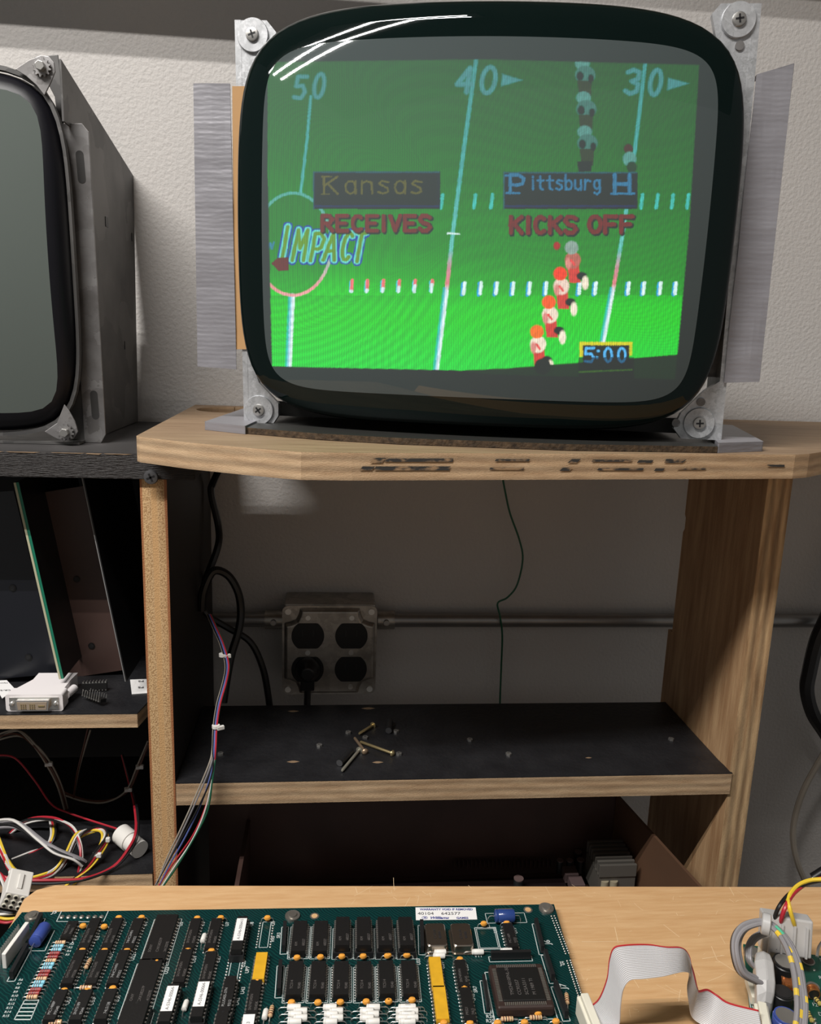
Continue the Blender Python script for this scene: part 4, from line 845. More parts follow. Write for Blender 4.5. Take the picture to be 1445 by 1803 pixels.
A = aZ(213, 1468, ZLL + .012); B = aZ(247, 1496, ZLL + .009)
dd = (B - A).normalized(); t = thing('nylon_connector', Vector(((A.x + B.x) / 2, (A.y + B.y) / 2, ZLL)), 'white nylon plug connector lying on the lower shelf by the post', 'connector')
MB().cyl(A, (A + B) / 2, .0092, m_white_pl, 24).build('rear_barrel', t); MB().cyl((A + B) / 2, B, .0080, m_white_pl, 24).build('front_barrel', t)
pz = aY(24, 1588, .535) + Vector((-.002, .011, .002))
t, R9 = nylon(pz, (.18, -.93, -.12), .024, .0165, .0150, m_white_pl, 'nylon_connector', 'nine hole white nylon connector hanging at the left end of the worktop', (3, 3), roll=.45)
bundle('wire_harness', [(-15, 1530, .60), (0, 1545, .59), (12, 1560, .58), (14, 1568, .575)], ['red', 'white', 'black', 'yellow'], 'short wires entering the nine hole connector', .0011, .003)
bundle('wire_harness', [(-15, 1610, .54), (10, 1614, .54), (38, 1608, .54), (45, 1598, .55)], ['white', 'black', 'yellow', 'red'], 'striped wires crossing below the nine hole connector', .0011, .003)
# ================================================================== TRAY UNDER THE MIDDLE SHELF
tr = thing('wooden_tray', (.13, .66, -.5580), 'shallow brown hardboard tray pushed under the middle shelf', 'tray')
tz0 = -.46
p1 = aZ(1085, 1400, tz0); p2 = aZ(1226, 1556, tz0); dd = (p2 - p1).normalized(); p3 = p2 + dd * .02
MB().add([Vector((p.x + o_, p.y, z)) for z in (-.5580, tz0) for p, o_ in ((p1, 0), (p3, 0), (p3, .003), (p1, .003))], [(0, 1, 2, 3), (4, 5, 6, 7), (0, 1, 5, 4), (1, 2, 6, 5), (2, 3, 7, 6), (3, 0, 4, 7)], m_hard).build('tray_side', tr)
MB().b2((-.12, p3.y + .0, -.5580), (p3.x + .003, p1.y + .008, -.5520), m_brown).build('tray_floor', tr)
MB().b2((-.12, p1.y + .002, -.5520), (p1.x + .003, p1.y + .006, tz0), m_brown).build('tray_back', tr)
MB().b2((-.082, p3.y + .01, -.5520), (-.078, p1.y, tz0 - .02), m_brown).build('tray_divider', tr)
ib = thing('dark_circuit_board', (.14, .64, -.5380), 'dim circuit board with capacitors lying inside the tray', 'circuit board')
MB().b2((-.02, .60, -.5400), (.245, .715, -.5380), mat('dark_board', (.006, .002, .0025), .5)).build('laminate', ib)
for (u, v, r) in ((1018, 1499, .004), (1022, 1513, .004), (1003, 1514, .0035), (986, 1514, .0035), (913, 1546, .005)):
    p = aZ(u, v, -.5230); b = MB(); b.cyl((p.x, p.y, -.5380), (p.x, p.y, -.5240), r, m_black_pl, 14); b.cyl((p.x, p.y, -.5240), (p.x, p.y, -.5230), r, mat('can_top', (.12, .08, .075), .4), 14); b.build('capacitor', ib)
for (u, v) in ((1004, 1532), (1015, 1550)):
    p = aZ(u, v, -.5280); MB().b2((p.x - .007, p.y - .007, -.5380), (p.x + .007, p.y + .007, -.5280), mat('pinkish_part', (.09, .06, .06), .5)).build('relay', ib, bevel=.0005)
b = MB()
for k in range(24): p = aZ(800 + k * 7.4, 1514, -.5300); b.box((p.x, p.y, -.5340), (.0008, .006, .008), m_brown)
b.build('pin_row', ib)
hs = thing('heat_sink', (.25, .655, -.5380), 'finned aluminium heat sink in the right end of the tray', 'heat sink')
h0 = aZ(1036, 1480, -.4980); h1 = aZ(1122, 1522, -.4980); mh = mat('aluminium', (.13, .12, .105), .5, .4)
yb_, yf_ = aZ(1070, 1480, -.4980).y, aZ(1090, 1522, -.4980).y; xl = aZ(1055, 1522, -.4980).x; xr = aZ(1120, 1520, -.4980).x
MB().b2((xl, yf_, -.5380), (xr, yb_, -.5100), mh).build('base_block', hs)
for k in range(7): y = yf_ + (yb_ - yf_) * k / 6; MB().b2((xl, y - .0015, -.5110), (xr, y + .0015, -.4980), mh).build('fin', hs, bevel=.0003)
for u in (1064, 1080): p = aZ(u, 1553, -.5180); MB().cyl((p.x, p.y, -.5380), (p.x, p.y, -.5160), .004, mat('tan_can', (.30, .26, .18), .5), 14).build('capacitor', ib)
# ================================================================== WORKTOP
ZD = -.3715
k_ = ZD / -.365
dkb = [aZ(82, 1559, ZD), aZ(1445, 1562, ZD)]; yb0 = dkb[0].y; slope = (dkb[1].y - dkb[0].y) / (dkb[1].x - dkb[0].x)
c0 = aZ(62, 1562, ZD); l1 = aZ(40, 1606, ZD)
poly = [(dkb[0].x + .006, yb0 + slope * .006), (.75, yb0 + slope * (.75 - dkb[0].x)), (.75, -.05), (l1.x - .03, -.05), (l1.x - .003, l1.y - .01), (c0.x - .003, c0.y - .012), (c0.x + .002, c0.y - .003)]
dk = MB().prism(poly, ZD - .028, ZD, m_desk).build('worktop', bevel=.003, seg=3); tag(dk, 'pale scratched wooden worktop with a rounded corner in the foreground', 'worktop')
for (x, y) in ((.6, .05), (.6, .38), (-.15, .05), (-.15, .38)): MB().b2((x - .02, y - .02, -1.25), (x + .02, y + .02, ZD - .028), m_desk).build('leg', dk)
msc = mat('scratch', lin((228, 202, 162)), .6); random.seed(11); b = MB()
for k in range(110):
    u = random.uniform(620, 1440) if k > 25 else random.uniform(1000, 1300); v = random.uniform(1564, 1600) if u < 985 else random.uniform(1568, 1800)
    p = aZ(u, v, ZD); a = random.uniform(0, 6.28); ln = random.choice([.003, .005, .008, .015]) * random.uniform(.4, 1.1); c_ = random.uniform(-.3, .3); w = random.uniform(.00006, .00014)
    q = [Vector((p.x + math.cos(a + c_ * t) * ln * t, p.y + math.sin(a + c_ * t) * ln * t, ZD + .00006)) for t in (0, .33, .66, 1)]
    for s_, t_ in zip(q[:-1], q[1:]):
        n_ = Vector((-(t_ - s_).y, (t_ - s_).x, 0)).normalized() * w; b.add([s_ - n_, s_ + n_, t_ + n_, t_ - n_], [(0, 1, 2, 3)], msc)
for (u0, v0, u1, v1) in ((1252, 1666, 1262, 1690), (1262, 1690, 1310, 1720), (1168, 1628, 1196, 1650), (1082, 1632, 1088, 1660), (1024, 1658, 1098, 1658), (1284, 1562, 1292, 1577), (1325, 1584, 1345, 1590), (1236, 1688, 1275, 1682)):
    s_ = aZ(u0, v0, ZD + .0001); t_ = aZ(u1, v1, ZD + .0001); n_ = Vector((-(t_ - s_).y, (t_ - s_).x, 0)).normalized() * .00016; b.add([s_ - n_, s_ + n_, t_ + n_, t_ - n_], [(0, 1, 2, 3)], msc)
tag(b.build('scratches', dk, recalc=False), kind='stuff')
# ================================================================== MAIN CIRCUIT BOARD
ZP = -.365
q0 = aZ(50, 1606, ZP); q1 = aZ(975, 1592, ZP); ang = math.atan2(q1.y - q0.y, q1.x - q0.x); ex = Vector((math.cos(ang), math.sin(ang), 0)); ey = Vector((-ex.y, ex.x, 0))
pb = thing('main_circuit_board', q1 + Vector((-.17, -.12, ZD - ZP)), 'large dark green arcade circuit board packed with black chips on the worktop', 'circuit board')
m_pcb = mat('dark_green_solder_mask', (.0032, .026, .024), .22, col2=(.0045, .040, .034), vscale=45, spec=.5)
nt, bs = nodes_of(m_pcb)
tc = nt.nodes.new('ShaderNodeTexCoord'); wv = nt.nodes.new('ShaderNodeTexWave'); wv.bands_direction = 'DIAGONAL'; wv.inputs['Scale'].default_value = 260; wv.inputs['Distortion'].default_value = 9; wv.inputs['Detail'].default_value = 1; wv.inputs['Detail Scale'].default_value = .4
cr_ = nt.nodes.new('ShaderNodeValToRGB'); cr_.color_ramp.elements[0].position = .70; cr_.color_ramp.elements[1].position = .85; cr_.color_ramp.elements[0].color = (0.003, .022, .023, 1); cr_.color_ramp.elements[1].color = (.005, .044, .040, 1)
nt.links.new(tc.outputs['Object'], wv.inputs['Vector']); nt.links.new(wv.outputs['Fac'], cr_.inputs[0])
for l in list(bs.inputs['Base Color'].links): nt.links.remove(l)
nt.links.new(cr_.outputs[0], bs.inputs['Base Color'])
p2_ = aZ(1038, 1803, ZP)
P0 = q0 + ex * -.0; PLN = (q1 - q0).length
pts = [q0 - ex * .004, q1, p2_ + (p2_ - q1) * 1.4, p2_ + (p2_ - q1) * 1.4 - ex * (PLN + .02), q0 - ex * .012 - ey * .05]
MB().prism([(p.x, p.y) for p in pts], ZP - .0016, ZP, m_pcb, side=m_greenpcb).build('laminate', pb)
def Z2(x, y): return (x * .263, 1560 + y * .263)
def Z3(x, y): return (340 + x * .263, 1560 + y * .263)
def Z4(x, y): return (680 + x * .263, 1560 + y * .263)
def bpt(px, h=0): return aZ(px[0], px[1], ZP + h) - Vector((0, 0, h)) if False else Vector((*aZ(px[0], px[1], ZP + h).xy, ZP))
RB = Matrix((ex, ey, Vector((0, 0, 1)))).transposed()
def loc2(c, x, y, z): return c + ex * x + ey * y + Vector((0, 0, z))
SILK = MB()
def sline(a, b, w=.00025):
    n_ = (b - a); n_.z = 0; n_ = Vector((-n_.y, n_.x, 0)).normalized() * w; up = Vector((0, 0, .00012)); SILK.add([a - n_ + up, b - n_ + up, b + n_ + up, a + n_ + up], [(0, 1, 2, 3)], m_silk)
def srect(c, w, l, wd=.00022):
    q = [loc2(c, sx * w / 2, sy * l / 2, 0) for sx, sy in ((-1, -1), (1, -1), (1, 1), (-1, 1))]
    for a, b in zip(q, q[1:] + q[:1]): sline(a, b, wd)
def stext(s, c, size, rot=0):
    a = rot; dx = ex * math.cos(a) + ey * math.sin(a); dy = -ex * math.sin(a) + ey * math.cos(a)
    vs, fs = text(s, lambda x, y, h: c + dx * x + dy * y + Vector((0, 0, .00014)), size, None, None, None, bold=size * .02); SILK.add(vs, fs, m_silk)
JN = MB()   # solder joints
def chip(px, npin, w=.0066, H_=.0036, m=m_chip, mark=None, label=None, sock=0, dimple=True, mk_col=None, pitch=.00254, L_=None, silk=None):
    top = H_ + .0006 + sock; c = bpt(px, top); Ln = L_ or (npin * pitch + .0006)
    b = MB()
    if sock:
        b.box(loc2(c, 0, 0, sock / 2 + .0002), (w + .0022, Ln + .001, sock), m_black_pl, R=RB)
    z0 = sock + .0006
    rgs = []
    for dw, z in ((0.0004, z0), (0, z0 + H_ / 2), (.0005, z0 + H_)):
        rgs.append([loc2(c, sx * (w - dw) / 2, sy * (Ln - dw) / 2, z) for sx, sy in ((-1, -1), (1, -1), (1, 1), (-1, 1))])
    b.loft(rgs, m, smooth=False)
    if dimple: b.cyl(loc2(c, 0, Ln / 2 - .0012, z0 + H_ - .0001), loc2(c, 0, Ln / 2 - .0012, z0 + H_ + .00005), .0007, m_black_pl, 10)
    for s in (-1, 1):
        for k in range(npin):
            y = (k - (npin - 1) / 2) * pitch
            b.box(loc2(c, s * (w / 2 + .00035), y, z0 + H_ * .48), (.0009, .0011, .0004), m_silver, R=RB)
            b.box(loc2(c, s * (w / 2 + .0007), y, (z0 + H_ * .48) / 2), (.0003, .0007, z0 + H_ * .5), m_silver, R=RB)
            JN.lathe(loc2(c, s * (w / 2 + .0007), y, 0), (0, 0, 1), [(0, .0007), (.0003, .0004), (.0005, .0001)], m_silver, 6)
    o = b.build('chip', pb)
    if silk or (silk is None and w > .008): srect(c, w + .0035, Ln + .001)
    zt = z0 + H_ + .0001
    if mark:
        for i, s in enumerate(mark):
            sz = min(w / (len(mark) + .8), .0024) * .95
            org = loc2(c, -w / 2 + (w - .0006) * (i + 1) / (len(mark) + 0.0) - sz * .15, Ln * -.32, zt)
            org = loc2(c, -w * .5 + w * (i + .85) / len(mark) , -Ln * .34, zt)
            text(s, lambda x, y, h: org + ey * x - ex * y + Vector((0, 0, h)), sz, 'chip_marking', o, mk_col or m_mark)
    if label:
        q = [loc2(c, sx * w * .47, sy * Ln * .33 + Ln * .08, zt + .0001) for sx, sy in ((-1, -1), (1, -1), (1, 1), (-1, 1))]
        lb = MB().add(q + [p + Vector((0, 0, .0002)) for p in q], [(0, 1, 2, 3), (4, 5, 6, 7), (0, 1, 5, 4), (1, 2, 6, 5), (2, 3, 7, 6), (3, 0, 4, 7)], m_paper).build('sticker', o)
        org = loc2(c, w * .15, -Ln * .22, zt + .0003); text(label, lambda x, y, h: org + ey * x - ex * y + Vector((0, 0, h)), .0026, 'lettering', lb, m_ink)
    return o
LG = mat('light_chip_marking', (.30, .30, .30), .6)
N74 = ['SN74F245N', '9345K']
# left block
chip(Z2(465, 285), 6, mark=['NE556N', 'F9401'], L_=.014)
for x in (605, 755): chip(Z2(x - 5, 310), 10, mark=['SN74ALS574', '401AB'])
chip(Z2(893, 312), 10, mark=['74HC244N', 'F9352'], mk_col=LG)
chip(Z2(1075, 335), 14, w=.0136, mark=['SONY', 'CXK58257P', '341Z07E'], silk=True, L_=.0385)
chip(Z2(1288, 312), 10, mark=N74); chip(Z2(1428, 312), 10, mark=N74)
for x, mk_, c in ((495, ['DM74LS374N', 'P9338'], None), (650, ['SN74ALS245', '9341'], None), (793, ['74HC244N', 'F9352'], LG)): chip(Z2(x, 535), 10, mark=mk_, mk_col=c)
chip(Z2(958, 655), 14, w=.0136, mark=['SONY', 'CXK58257P', '341Z07E'], L_=.0385)
chip(Z2(1225, 528), 10, mark=N74); chip(Z3(100, 545), 10, mark=N74)
chip(Z2(372, 790), 8, mark=['MC1488P', 'F9340'], mk_col=LG); chip(Z2(542, 790), 8, mark=['SN75189', '9344'], mk_col=LG); chip(Z2(708, 785), 8, mark=['74LS138'], mk_col=LG)
chip(Z2(875, 900), 10, w=.0136, H_=.005, sock=.003, L_=.026)
chip(Z2(1130, 775), 10, sock=.004, label='A-5346-00064-1'); chip(Z3(50, 745), 10, sock=.004, label='A-5346-00064-1')
chip(Z3(310, 310), 11, sock=.0045, label='A-5346-00064-5')
chip(Z3(230, 720), 10, mark=['PLUS405-37N', '9312'], mk_col=LG, sock=.003); chip(Z3(405, 745), 10, mark=N74)
chip(Z3(185, 910), 6, sock=.004); chip(Z3(365, 930), 6, sock=.004, label='A-53')
chip(Z3(448, 530), 8, w=.0072, H_=.004, m=m_yellowchip, dimple=False)
# memory chips
for x in (710, 852): chip(Z3(x, 330), 14, w=.0088, H_=.0045, mark=['KM', '68257'], pitch=.00182)
for x in (1000, 1142, 1284, 1425): chip(Z3(x, 298), 14, w=.0088, H_=.0045, sock=.0042, mark=['KM', '68257'], pitch=.00172)
for px in (Z3(680, 610), Z3(835, 610), Z3(990, 610), Z3(1145, 610), Z3(1295, 605), Z4(155, 605)): chip(px, 13, w=.0088, H_=.0045, mark=['TC514', '9340'], pitch=.00190)
chip(Z4(335, 572), 9, w=.0074, H_=.004, m=m_yellowchip, dimple=False); chip(Z4(365, 775), 9, w=.0074, H_=.004, m=m_yellowchip, dimple=False)
chip(Z4(505, 580), 8, mark=['SN74F04N', '9345']); chip(Z4(545, 785), 9, mark=['P9321', '74LS'])
chip(Z4(830, 325), 8, mark=['MC1489', '9320'])
# PLCC in socket
c = bpt(Z4(900, 650), .008); rz = .0325
b = MB(); b.box(loc2(c, 0, 0, .0035), (rz, rz, .007), mat('socket_brown', (.030, .016, .013), .5), R=RB); so = b.build('processor_socket', pb, bevel=.0015)
b = MB(); b.box(loc2(c, 0, 0, .0074), (.0245, .0245, .0012), m_chip, R=RB); pc = b.build('processor', so, bevel=.0006)
b = MB()
for k in range(21):
    t_ = (k - 10) * .00114
    for (x, y) in ((t_, .01365), (t_, -.01365), (.01365, t_), (-.01365, t_)): b.box(loc2(c, x, y, .0073), (.0006 if abs(y) > .0136 else .0022, .0022 if abs(y) > .0136 else .0006, .0004), m_silver if abs(y) > .0136 else m_box, R=RB)
b.build('contact_row', so)
for i, s in enumerate(['TMS34010FNL-50', 'CC93357', '5C5A3311', 'M 1989 TI']):
    org = loc2(c, -.0055 + i * .0042, -.0085, .0081); text(s, lambda x, y, h: org + ey * x - ex * y + Vector((0, 0, h)), .0028, 'chip_marking', pc, m_mark)
srect(c, rz + .003, rz + .002, .0003)
# oscillator cans
mosc = mat('oscillator_can', (.42, .36, .30), .24, .95)
for px in (Z4(332, 325), Z4(505, 325)):
    cc_ = bpt(px, .006); r0 = [loc2(cc_, x, y, .0004) for x, y in rr(0, 0, .0145, .0215, .002)]; r1 = [loc2(cc_, x, y, .0010) for x, y in rr(0, 0, .0145, .0215, .002)]
    r2 = [loc2(cc_, x, y, .0012) for x, y in rr(0, 0, .0128, .0198, .002)]; r3 = [loc2(cc_, x, y, .0058) for x, y in rr(0, 0, .0126, .0196, .002)]; r4 = [loc2(cc_, x, y, .0064) for x, y in rr(0, 0, .0116, .0186, .002)]
    o = MB().loft([r0, r1, r2, r3, r4], mosc, smooth=False).build('oscillator_can', pb)
    for i, s in enumerate(['CTX119', '48.000']):
        org = loc2(cc_, 0 + i * .003, -.004, .0066); text(s, lambda x, y, h: org + ey * x - ex * y + Vector((0, 0, h)), .0022, 'lettering', o, m_ink)
cf = bpt(Z4(675, 350)); srect(cf, .0135, .0185, .0003); srect(cf, .0115, .0165, .0002)
# empty chip footprints
for px, n_ in ((Z3(482, 325), 10), (Z3(275, 560), 8)):
    c = bpt(px); srect(c, .0052, n_ * .0022)
    b = MB()
    for s in (-1, 1):
        for k in range(n_): b.lathe(loc2(c, s * .0042, (k - (n_ - 1) / 2) * .0023, 0), (0, 0, 1), [(0, .0008), (.0003, .0004)], m_silver, 6)
    b.build('solder_pads', pb)
# warranty label
m_lab = m_paper
qs = [Z4(195, 143), Z4(597, 143), Z4(608, 223), Z4(198, 228)]; Q4 = [bpt(q, .0003) for q in qs]
lb = MB().add([p + Vector((0, 0, h)) for h in (.0001, .0003) for p in Q4], [(0, 1, 2, 3), (4, 5, 6, 7), (0, 1, 5, 4), (1, 2, 6, 5), (2, 3, 7, 6), (3, 0, 4, 7)], m_lab).build('warranty_label', pb)
lb['label'] = 'white paper label with blue printing'
A_, B_, C_, D_2 = Q4; lx = (B_ - A_).normalized(); ly = (A_ - D_2).normalized(); LW = (B_ - A_).length; LH = (A_ - D_2).length
def lab(s, u, v, sz, m_, **k): org = D_2 + lx * LW * u + ly * LH * v + Vector((0, 0, .0004)); text(s, lambda x, y, h: org + lx * x + ly * y + Vector((0, 0, h)), sz, 'lettering', lb, m_, **k)
lab('WARRANTY VOID IF REMOVED', .07, .76, LH * .21, m_inkblue, bold=.00008, xs=1.0); lab('40104    642577', .03, .40, LH * .30, m_ink, xs=1.2); lab('Williams', .22, .08, LH * .26, m_inkblue, shear=.4, bold=.00008, xs=1.15); lab('GAMES', .66, .08, LH * .21, m_inkblue, bold=.00008)
lab('W', .125, .12, LH * .15, m_inkblue, bold=.0001)
ring = [D_2 + lx * (LW * .145 + math.cos(t) * LH * .16) + ly * (LH * .17 + math.sin(t) * LH * .10) for t in np.linspace(0, 6.283, 20)]
b = MB(); b.tube([p + Vector((0, 0, .0004)) for p in ring], .00012, m_inkblue, 4, smooth=1); b.build('round_mark', lb)
# axial capacitors
def axial(px, rot, L_, r, m_, name, lead=.004, bands=None, z=None):
    z = z or r + .0004; c = bpt(px, z); d = ex * math.cos(rot) + ey * math.sin(rot); c = c + Vector((0, 0, z)); b = MB()
    b.lathe(c - d * L_ / 2, d, [(0, r * .5), (L_ * .05, r * .95), (L_ * .14, r), (L_ * .18, r * .92), (L_ * .22, r), (L_ * .9, r), (L_ * .97, r * .9), (L_, r * .5)], m_, 12)
    for s in (-1, 1): b.tube([c + d * s * L_ / 2, c + d * s * (L_ / 2 + lead * .7), c + d * s * (L_ / 2 + lead) - Vector((0, 0, z * .6)), c + d * s * (L_ / 2 + lead) - Vector((0, 0, z))], .00028, m_silver, 5, smooth=2)
    if bands:
        for k, bc in enumerate(bands): b.cyl(c + d * (-L_ * .32 + k * L_ * .2), c + d * (-L_ * .32 + k * L_ * .2 + L_ * .07), r * 1.03, bc, 12)
    return b.build(name, pb)
axial(Z4(790, 200), 0, .0135, .0042, m_blue, 'axial_capacitor'); srect(bpt(Z4(800, 215)), .026, .009)
axial(Z2(268, 325), math.pi / 2 - .1, .0145, .0040, m_lblue, 'axial_capacitor')
brn = mat('band_brown', (.12, .03, .02), .5); tanr = mat('resistor_tan', (.62, .40, .22), .5); blr = mat('resistor_blue', (.20, .50, .62), .4); rdr = mat('resistor_red', (.28, .03, .03), .4); bk_ = m_black_pl
seqs = [tanr, blr, blr, rdr, rdr, tanr, blr, blr, rdr, rdr, tanr, blr, blr, rdr, rdr, tanr]
for k, mm_ in enumerate(seqs):
    x = 405 - k * (405 - 215) / 15; y = 378 + k * (742 - 378) / 15
    axial(Z2(x, y), 0, .0062, .00115, mm_, 'resistor', .0022, [brn, bk_, brn] if mm_ is not blr else [brn, brn, bk_])
for px, rt in ((Z2(590, 520), 1.5), (Z2(575, 680), 0), (Z2(370, 912), 0), (Z3(522, 840), 1.5), (Z4(1208, 755), 1.4), (Z4(808, 890), 0), (Z4(1000, 880), 0)): axial(px, rt, .0070, .0013, tanr, 'resistor', .003, [brn, bk_, brn, m_brass])
for px, rt in ((Z2(1362, 350), 1.5), (Z2(1240, 800), 1.5), (Z3(482, 860), 1.5)): axial(px, rt, .0062, .0016, m_white_pl, 'ceramic_capacitor', .003)
for px in (Z4(360, 443), Z4(353, 467), Z4(612, 441), Z4(803, 434)): axial(px, 0, .0075, .0017, m_white_pl, 'ferrite_bead', .005)
for cx3, f_ in ((700, Z3), (940, Z3), (1180, Z3), (1420, Z3), (150, Z4)):
    for k, (dx, dy) in enumerate([(-25, 812), (18, 838), (-18, 858), (18, 882), (-22, 908)]):
        if f_ is Z3 and cx3 > 1100: dx = -dx
        axial(f_(cx3 + dx, dy), 0, .0078, .0018, m_white_pl, 'ferrite_bead', .0048)
# orange bead capacitors
beads = [Z2(556, 265), Z2(698, 270), Z2(795, 212), Z2(948, 210), Z2(1320, 215), Z3(185, 212), Z3(497, 212), Z2(552, 430), Z2(700, 432), Z2(850, 432), Z2(1258, 430), Z3(122, 434), Z3(288, 468), Z2(1050, 508), Z2(755, 685), Z2(430, 700), Z2(582, 702), Z3(428, 640),
         Z3(695, 478), Z3(852, 474), Z3(995, 470), Z3(1138, 468), Z3(1300, 465), Z3(1432, 460), Z4(12, 462), Z4(135, 460), Z3(658, 778), Z3(835, 778), Z3(985, 776), Z3(1158, 773), Z3(1308, 770), Z4(15, 770), Z4(172, 762), Z4(652, 250), Z4(805, 244), Z4(492, 490), Z4(522, 684), Z4(1015, 850), Z4(1135, 905), Z4(745, 915), Z4(925, 912), Z4(560, 918), Z4(385, 918)]
bpt0 = None
for i, px in enumerate(beads):
    c = bpt(px, .003); b = MB(); zc_ = c + Vector((0, 0, .0028))
    b.loft([[zc_ + ex * math.cos(a) * rr_ * 1.35 + ey * math.sin(a) * rr_ + Vector((0, 0, h)) for a in np.linspace(0, 2 * math.pi, 13)[:-1]] for rr_, h in ((.0004, -.0015), (.0013, -.0011), (.0017, 0), (.0013, .0011), (.0004, .0015))], m_bead)
    for s in (-1, 1): b.tube([zc_ + ex * s * .0018, zc_ + ex * s * .0034 - Vector((0, 0, .0005)), zc_ + ex * s * .0040 - Vector((0, 0, .0028))], .00025, m_silver, 5, smooth=2)
    b.build('bead_capacitor', pb)
# resistor networks and headers
def sip(pa, pz_, n_, name='resistor_network', h=.005, w=.0022, m_=m_black_pl):
    A = bpt(pa, h * .5); B = bpt(pz_, h * .5); d = (B - A); Ln = d.length; R = Matrix.Rotation(math.atan2(d.y, d.x), 3, 'Z'); c = (A + B) / 2
    b = MB(); b.box(c + Vector((0, 0, h / 2 + .0006)), (Ln, w, h), m_, R=R)
    for k in range(n_): b.box(A + d * (k + .5) / n_ + Vector((0, 0, .0005)), (.0006, .0006, .001), m_silver, R=R)
    q = [c + R @ Vector((sx * (Ln / 2 + .001), sy * (w / 2 + .001), 0)) for sx, sy in ((-1, -1), (1, -1), (1, 1), (-1, 1))]
    for a_, b_ in zip(q, q[1:] + q[:1]): sline(a_, b_)
    return b.build(name, pb)
sip(Z4(235, 250), Z4(240, 430), 9); sip(Z4(700, 468), Z4(965, 462), 10); sip(Z4(1000, 240), Z4(1045, 430), 8); sip(Z4(1062, 450), Z4(1115, 620), 8); sip(Z4(1130, 660), Z4(1205, 870), 9); sip(Z4(650, 620), Z4(680, 820), 9, w=.0016)
sip(Z3(615, 260), Z3(605, 425), 9); sip(Z3(585, 520), Z3(572, 715), 9); sip(Z2(275, 205), Z2(195, 385), 9); sip(Z2(180, 410), Z2(75, 605), 9)
# header pads near the right edge
b = MB()
for (xa, ya, xb_, yb_2, n_) in ((1105, 200, 1200, 450, 17), (1125, 198, 1222, 446, 17), (1210, 500, 1290, 745, 17), (1232, 496, 1312, 740, 17)):
    for k in range(n_):
        t_ = k / (n_ - 1); p = bpt(Z4(xa + (xb_ - xa) * t_, ya + (yb_2 - ya) * t_)); b.lathe(p, (0, 0, 1), [(0, .0007), (.0003, .0004)], m_box, 8)
b.build('pin_header', pb)
for t_, px in (('J6', Z4(1100, 392)), ('J7', Z4(1208, 690)), ('J5', Z2(345, 186)), ('J5', Z4(1165, 530))): stext(t_, bpt(px), .0052 if t_ != 'J5' else .004, math.pi / 2 if 'J6' in t_ or 'J7' in t_ else 0)
for s, px in (('U1', Z2(505, 365)), ('U2', Z2(655, 365)), ('U3', Z2(838, 270)), ('U4', Z2(980, 270)), ('U5', Z2(1218, 270)), ('U6', Z2(1365, 270)), ('U7', Z3(235, 270)), ('U8', Z3(400, 270)), ('U9', Z3(545, 265)), ('SR3', Z3(580, 350)), ('R45', Z3(540, 375)), ('U20', Z2(740, 500)), ('U22', Z2(895, 500)), ('U23', Z2(1120, 590)), ('U24', Z2(1305, 515)), ('U25', Z3(175, 515)), ('U26', Z3(345, 545)), ('UP7', Z3(370, 585)), ('U57', Z2(460, 795)), ('U58', Z2(622, 800)), ('U59', Z2(792, 780)), ('U43', Z3(340, 725)), ('U42', Z3(303, 800)), ('U33', Z4(228, 530)), ('U34', Z4(390, 555)), ('U35', Z4(552, 570)), ('U44', Z4(415, 760)), ('U45', Z4(597, 770)), ('SR7', Z4(610, 715)), ('U18', Z4(742, 315)), ('U19', Z4(878, 320)), ('R26', Z4(668, 885)), ('R25', Z4(668, 915)), ('V11', Z4(590, 478)), ('V5', Z4(450, 455))):
    stext(s, bpt(px), .0031, math.pi / 2 if s[0] == 'U' or s[:2] == 'SR' or s == 'R45' else 0)
for k in range(14):
    stext('R%d' % (k + 2), bpt(Z2(170 - k * 12, 528 + k * 27) if k > 3 else Z2(465 - k * 10, 395 + k * 24)), .0022)
for (xa, ya), (xb_, yb_2) in ((Z2(412, 168), Z2(378, 238)), (Z2(378, 238), Z2(605, 240)), (Z2(725, 168), Z2(692, 240)), (Z2(205, 435), Z2(300, 435)), (Z2(300, 435), Z2(365, 298)), (Z2(165, 765), Z2(95, 895)), (Z2(260, 765), Z2(205, 895))): sline(bpt((xa, ya)), bpt((xb_, yb_2)))
for k in range(6): sline(bpt(Z2(165 - k * 13, 765 + k * 26)), bpt(Z2(260 - k * 11, 765 + k * 26)), .0004)
JN.build('solder_joints', pb, recalc=False); SILK.build('silkscreen', pb, recalc=False)
# seven oval pads by J5, mounting washer, holes
b = MB()
for k in range(7): p = bpt(Z2(415 + k * 44, 206)); b.lathe(p, (0, 0, 1), [(0, .0016), (.0006, .0010), (.0006, .0004)], m_box, 10)
b.build('solder_pads', pb)
for px, r in ((Z4(1070, 155), .0050), (Z2(215, 208), .0045), (Z3(665, 205), .0048)):
    p = bpt(px); b = MB(); b.lathe(p, (0, 0, 1), [(0, r), (.0012, r), (.0012, r * .6), (.0022, r * .55), (.0022, .0005)], m_box, 20); b.build('mounting_screw', pb)
for px in (Z4(948, 160), Z3(812, 202)): p = bpt(px); b = MB(); b.lathe(p, (0, 0, 1), [(0, .0030), (.0002, .0030), (.0002, .0019)], m_box, 16); b.cyl(p, p + Vector((0, 0, .0003)), .0020, m_desk, 16); b.build('plated_hole', pb)
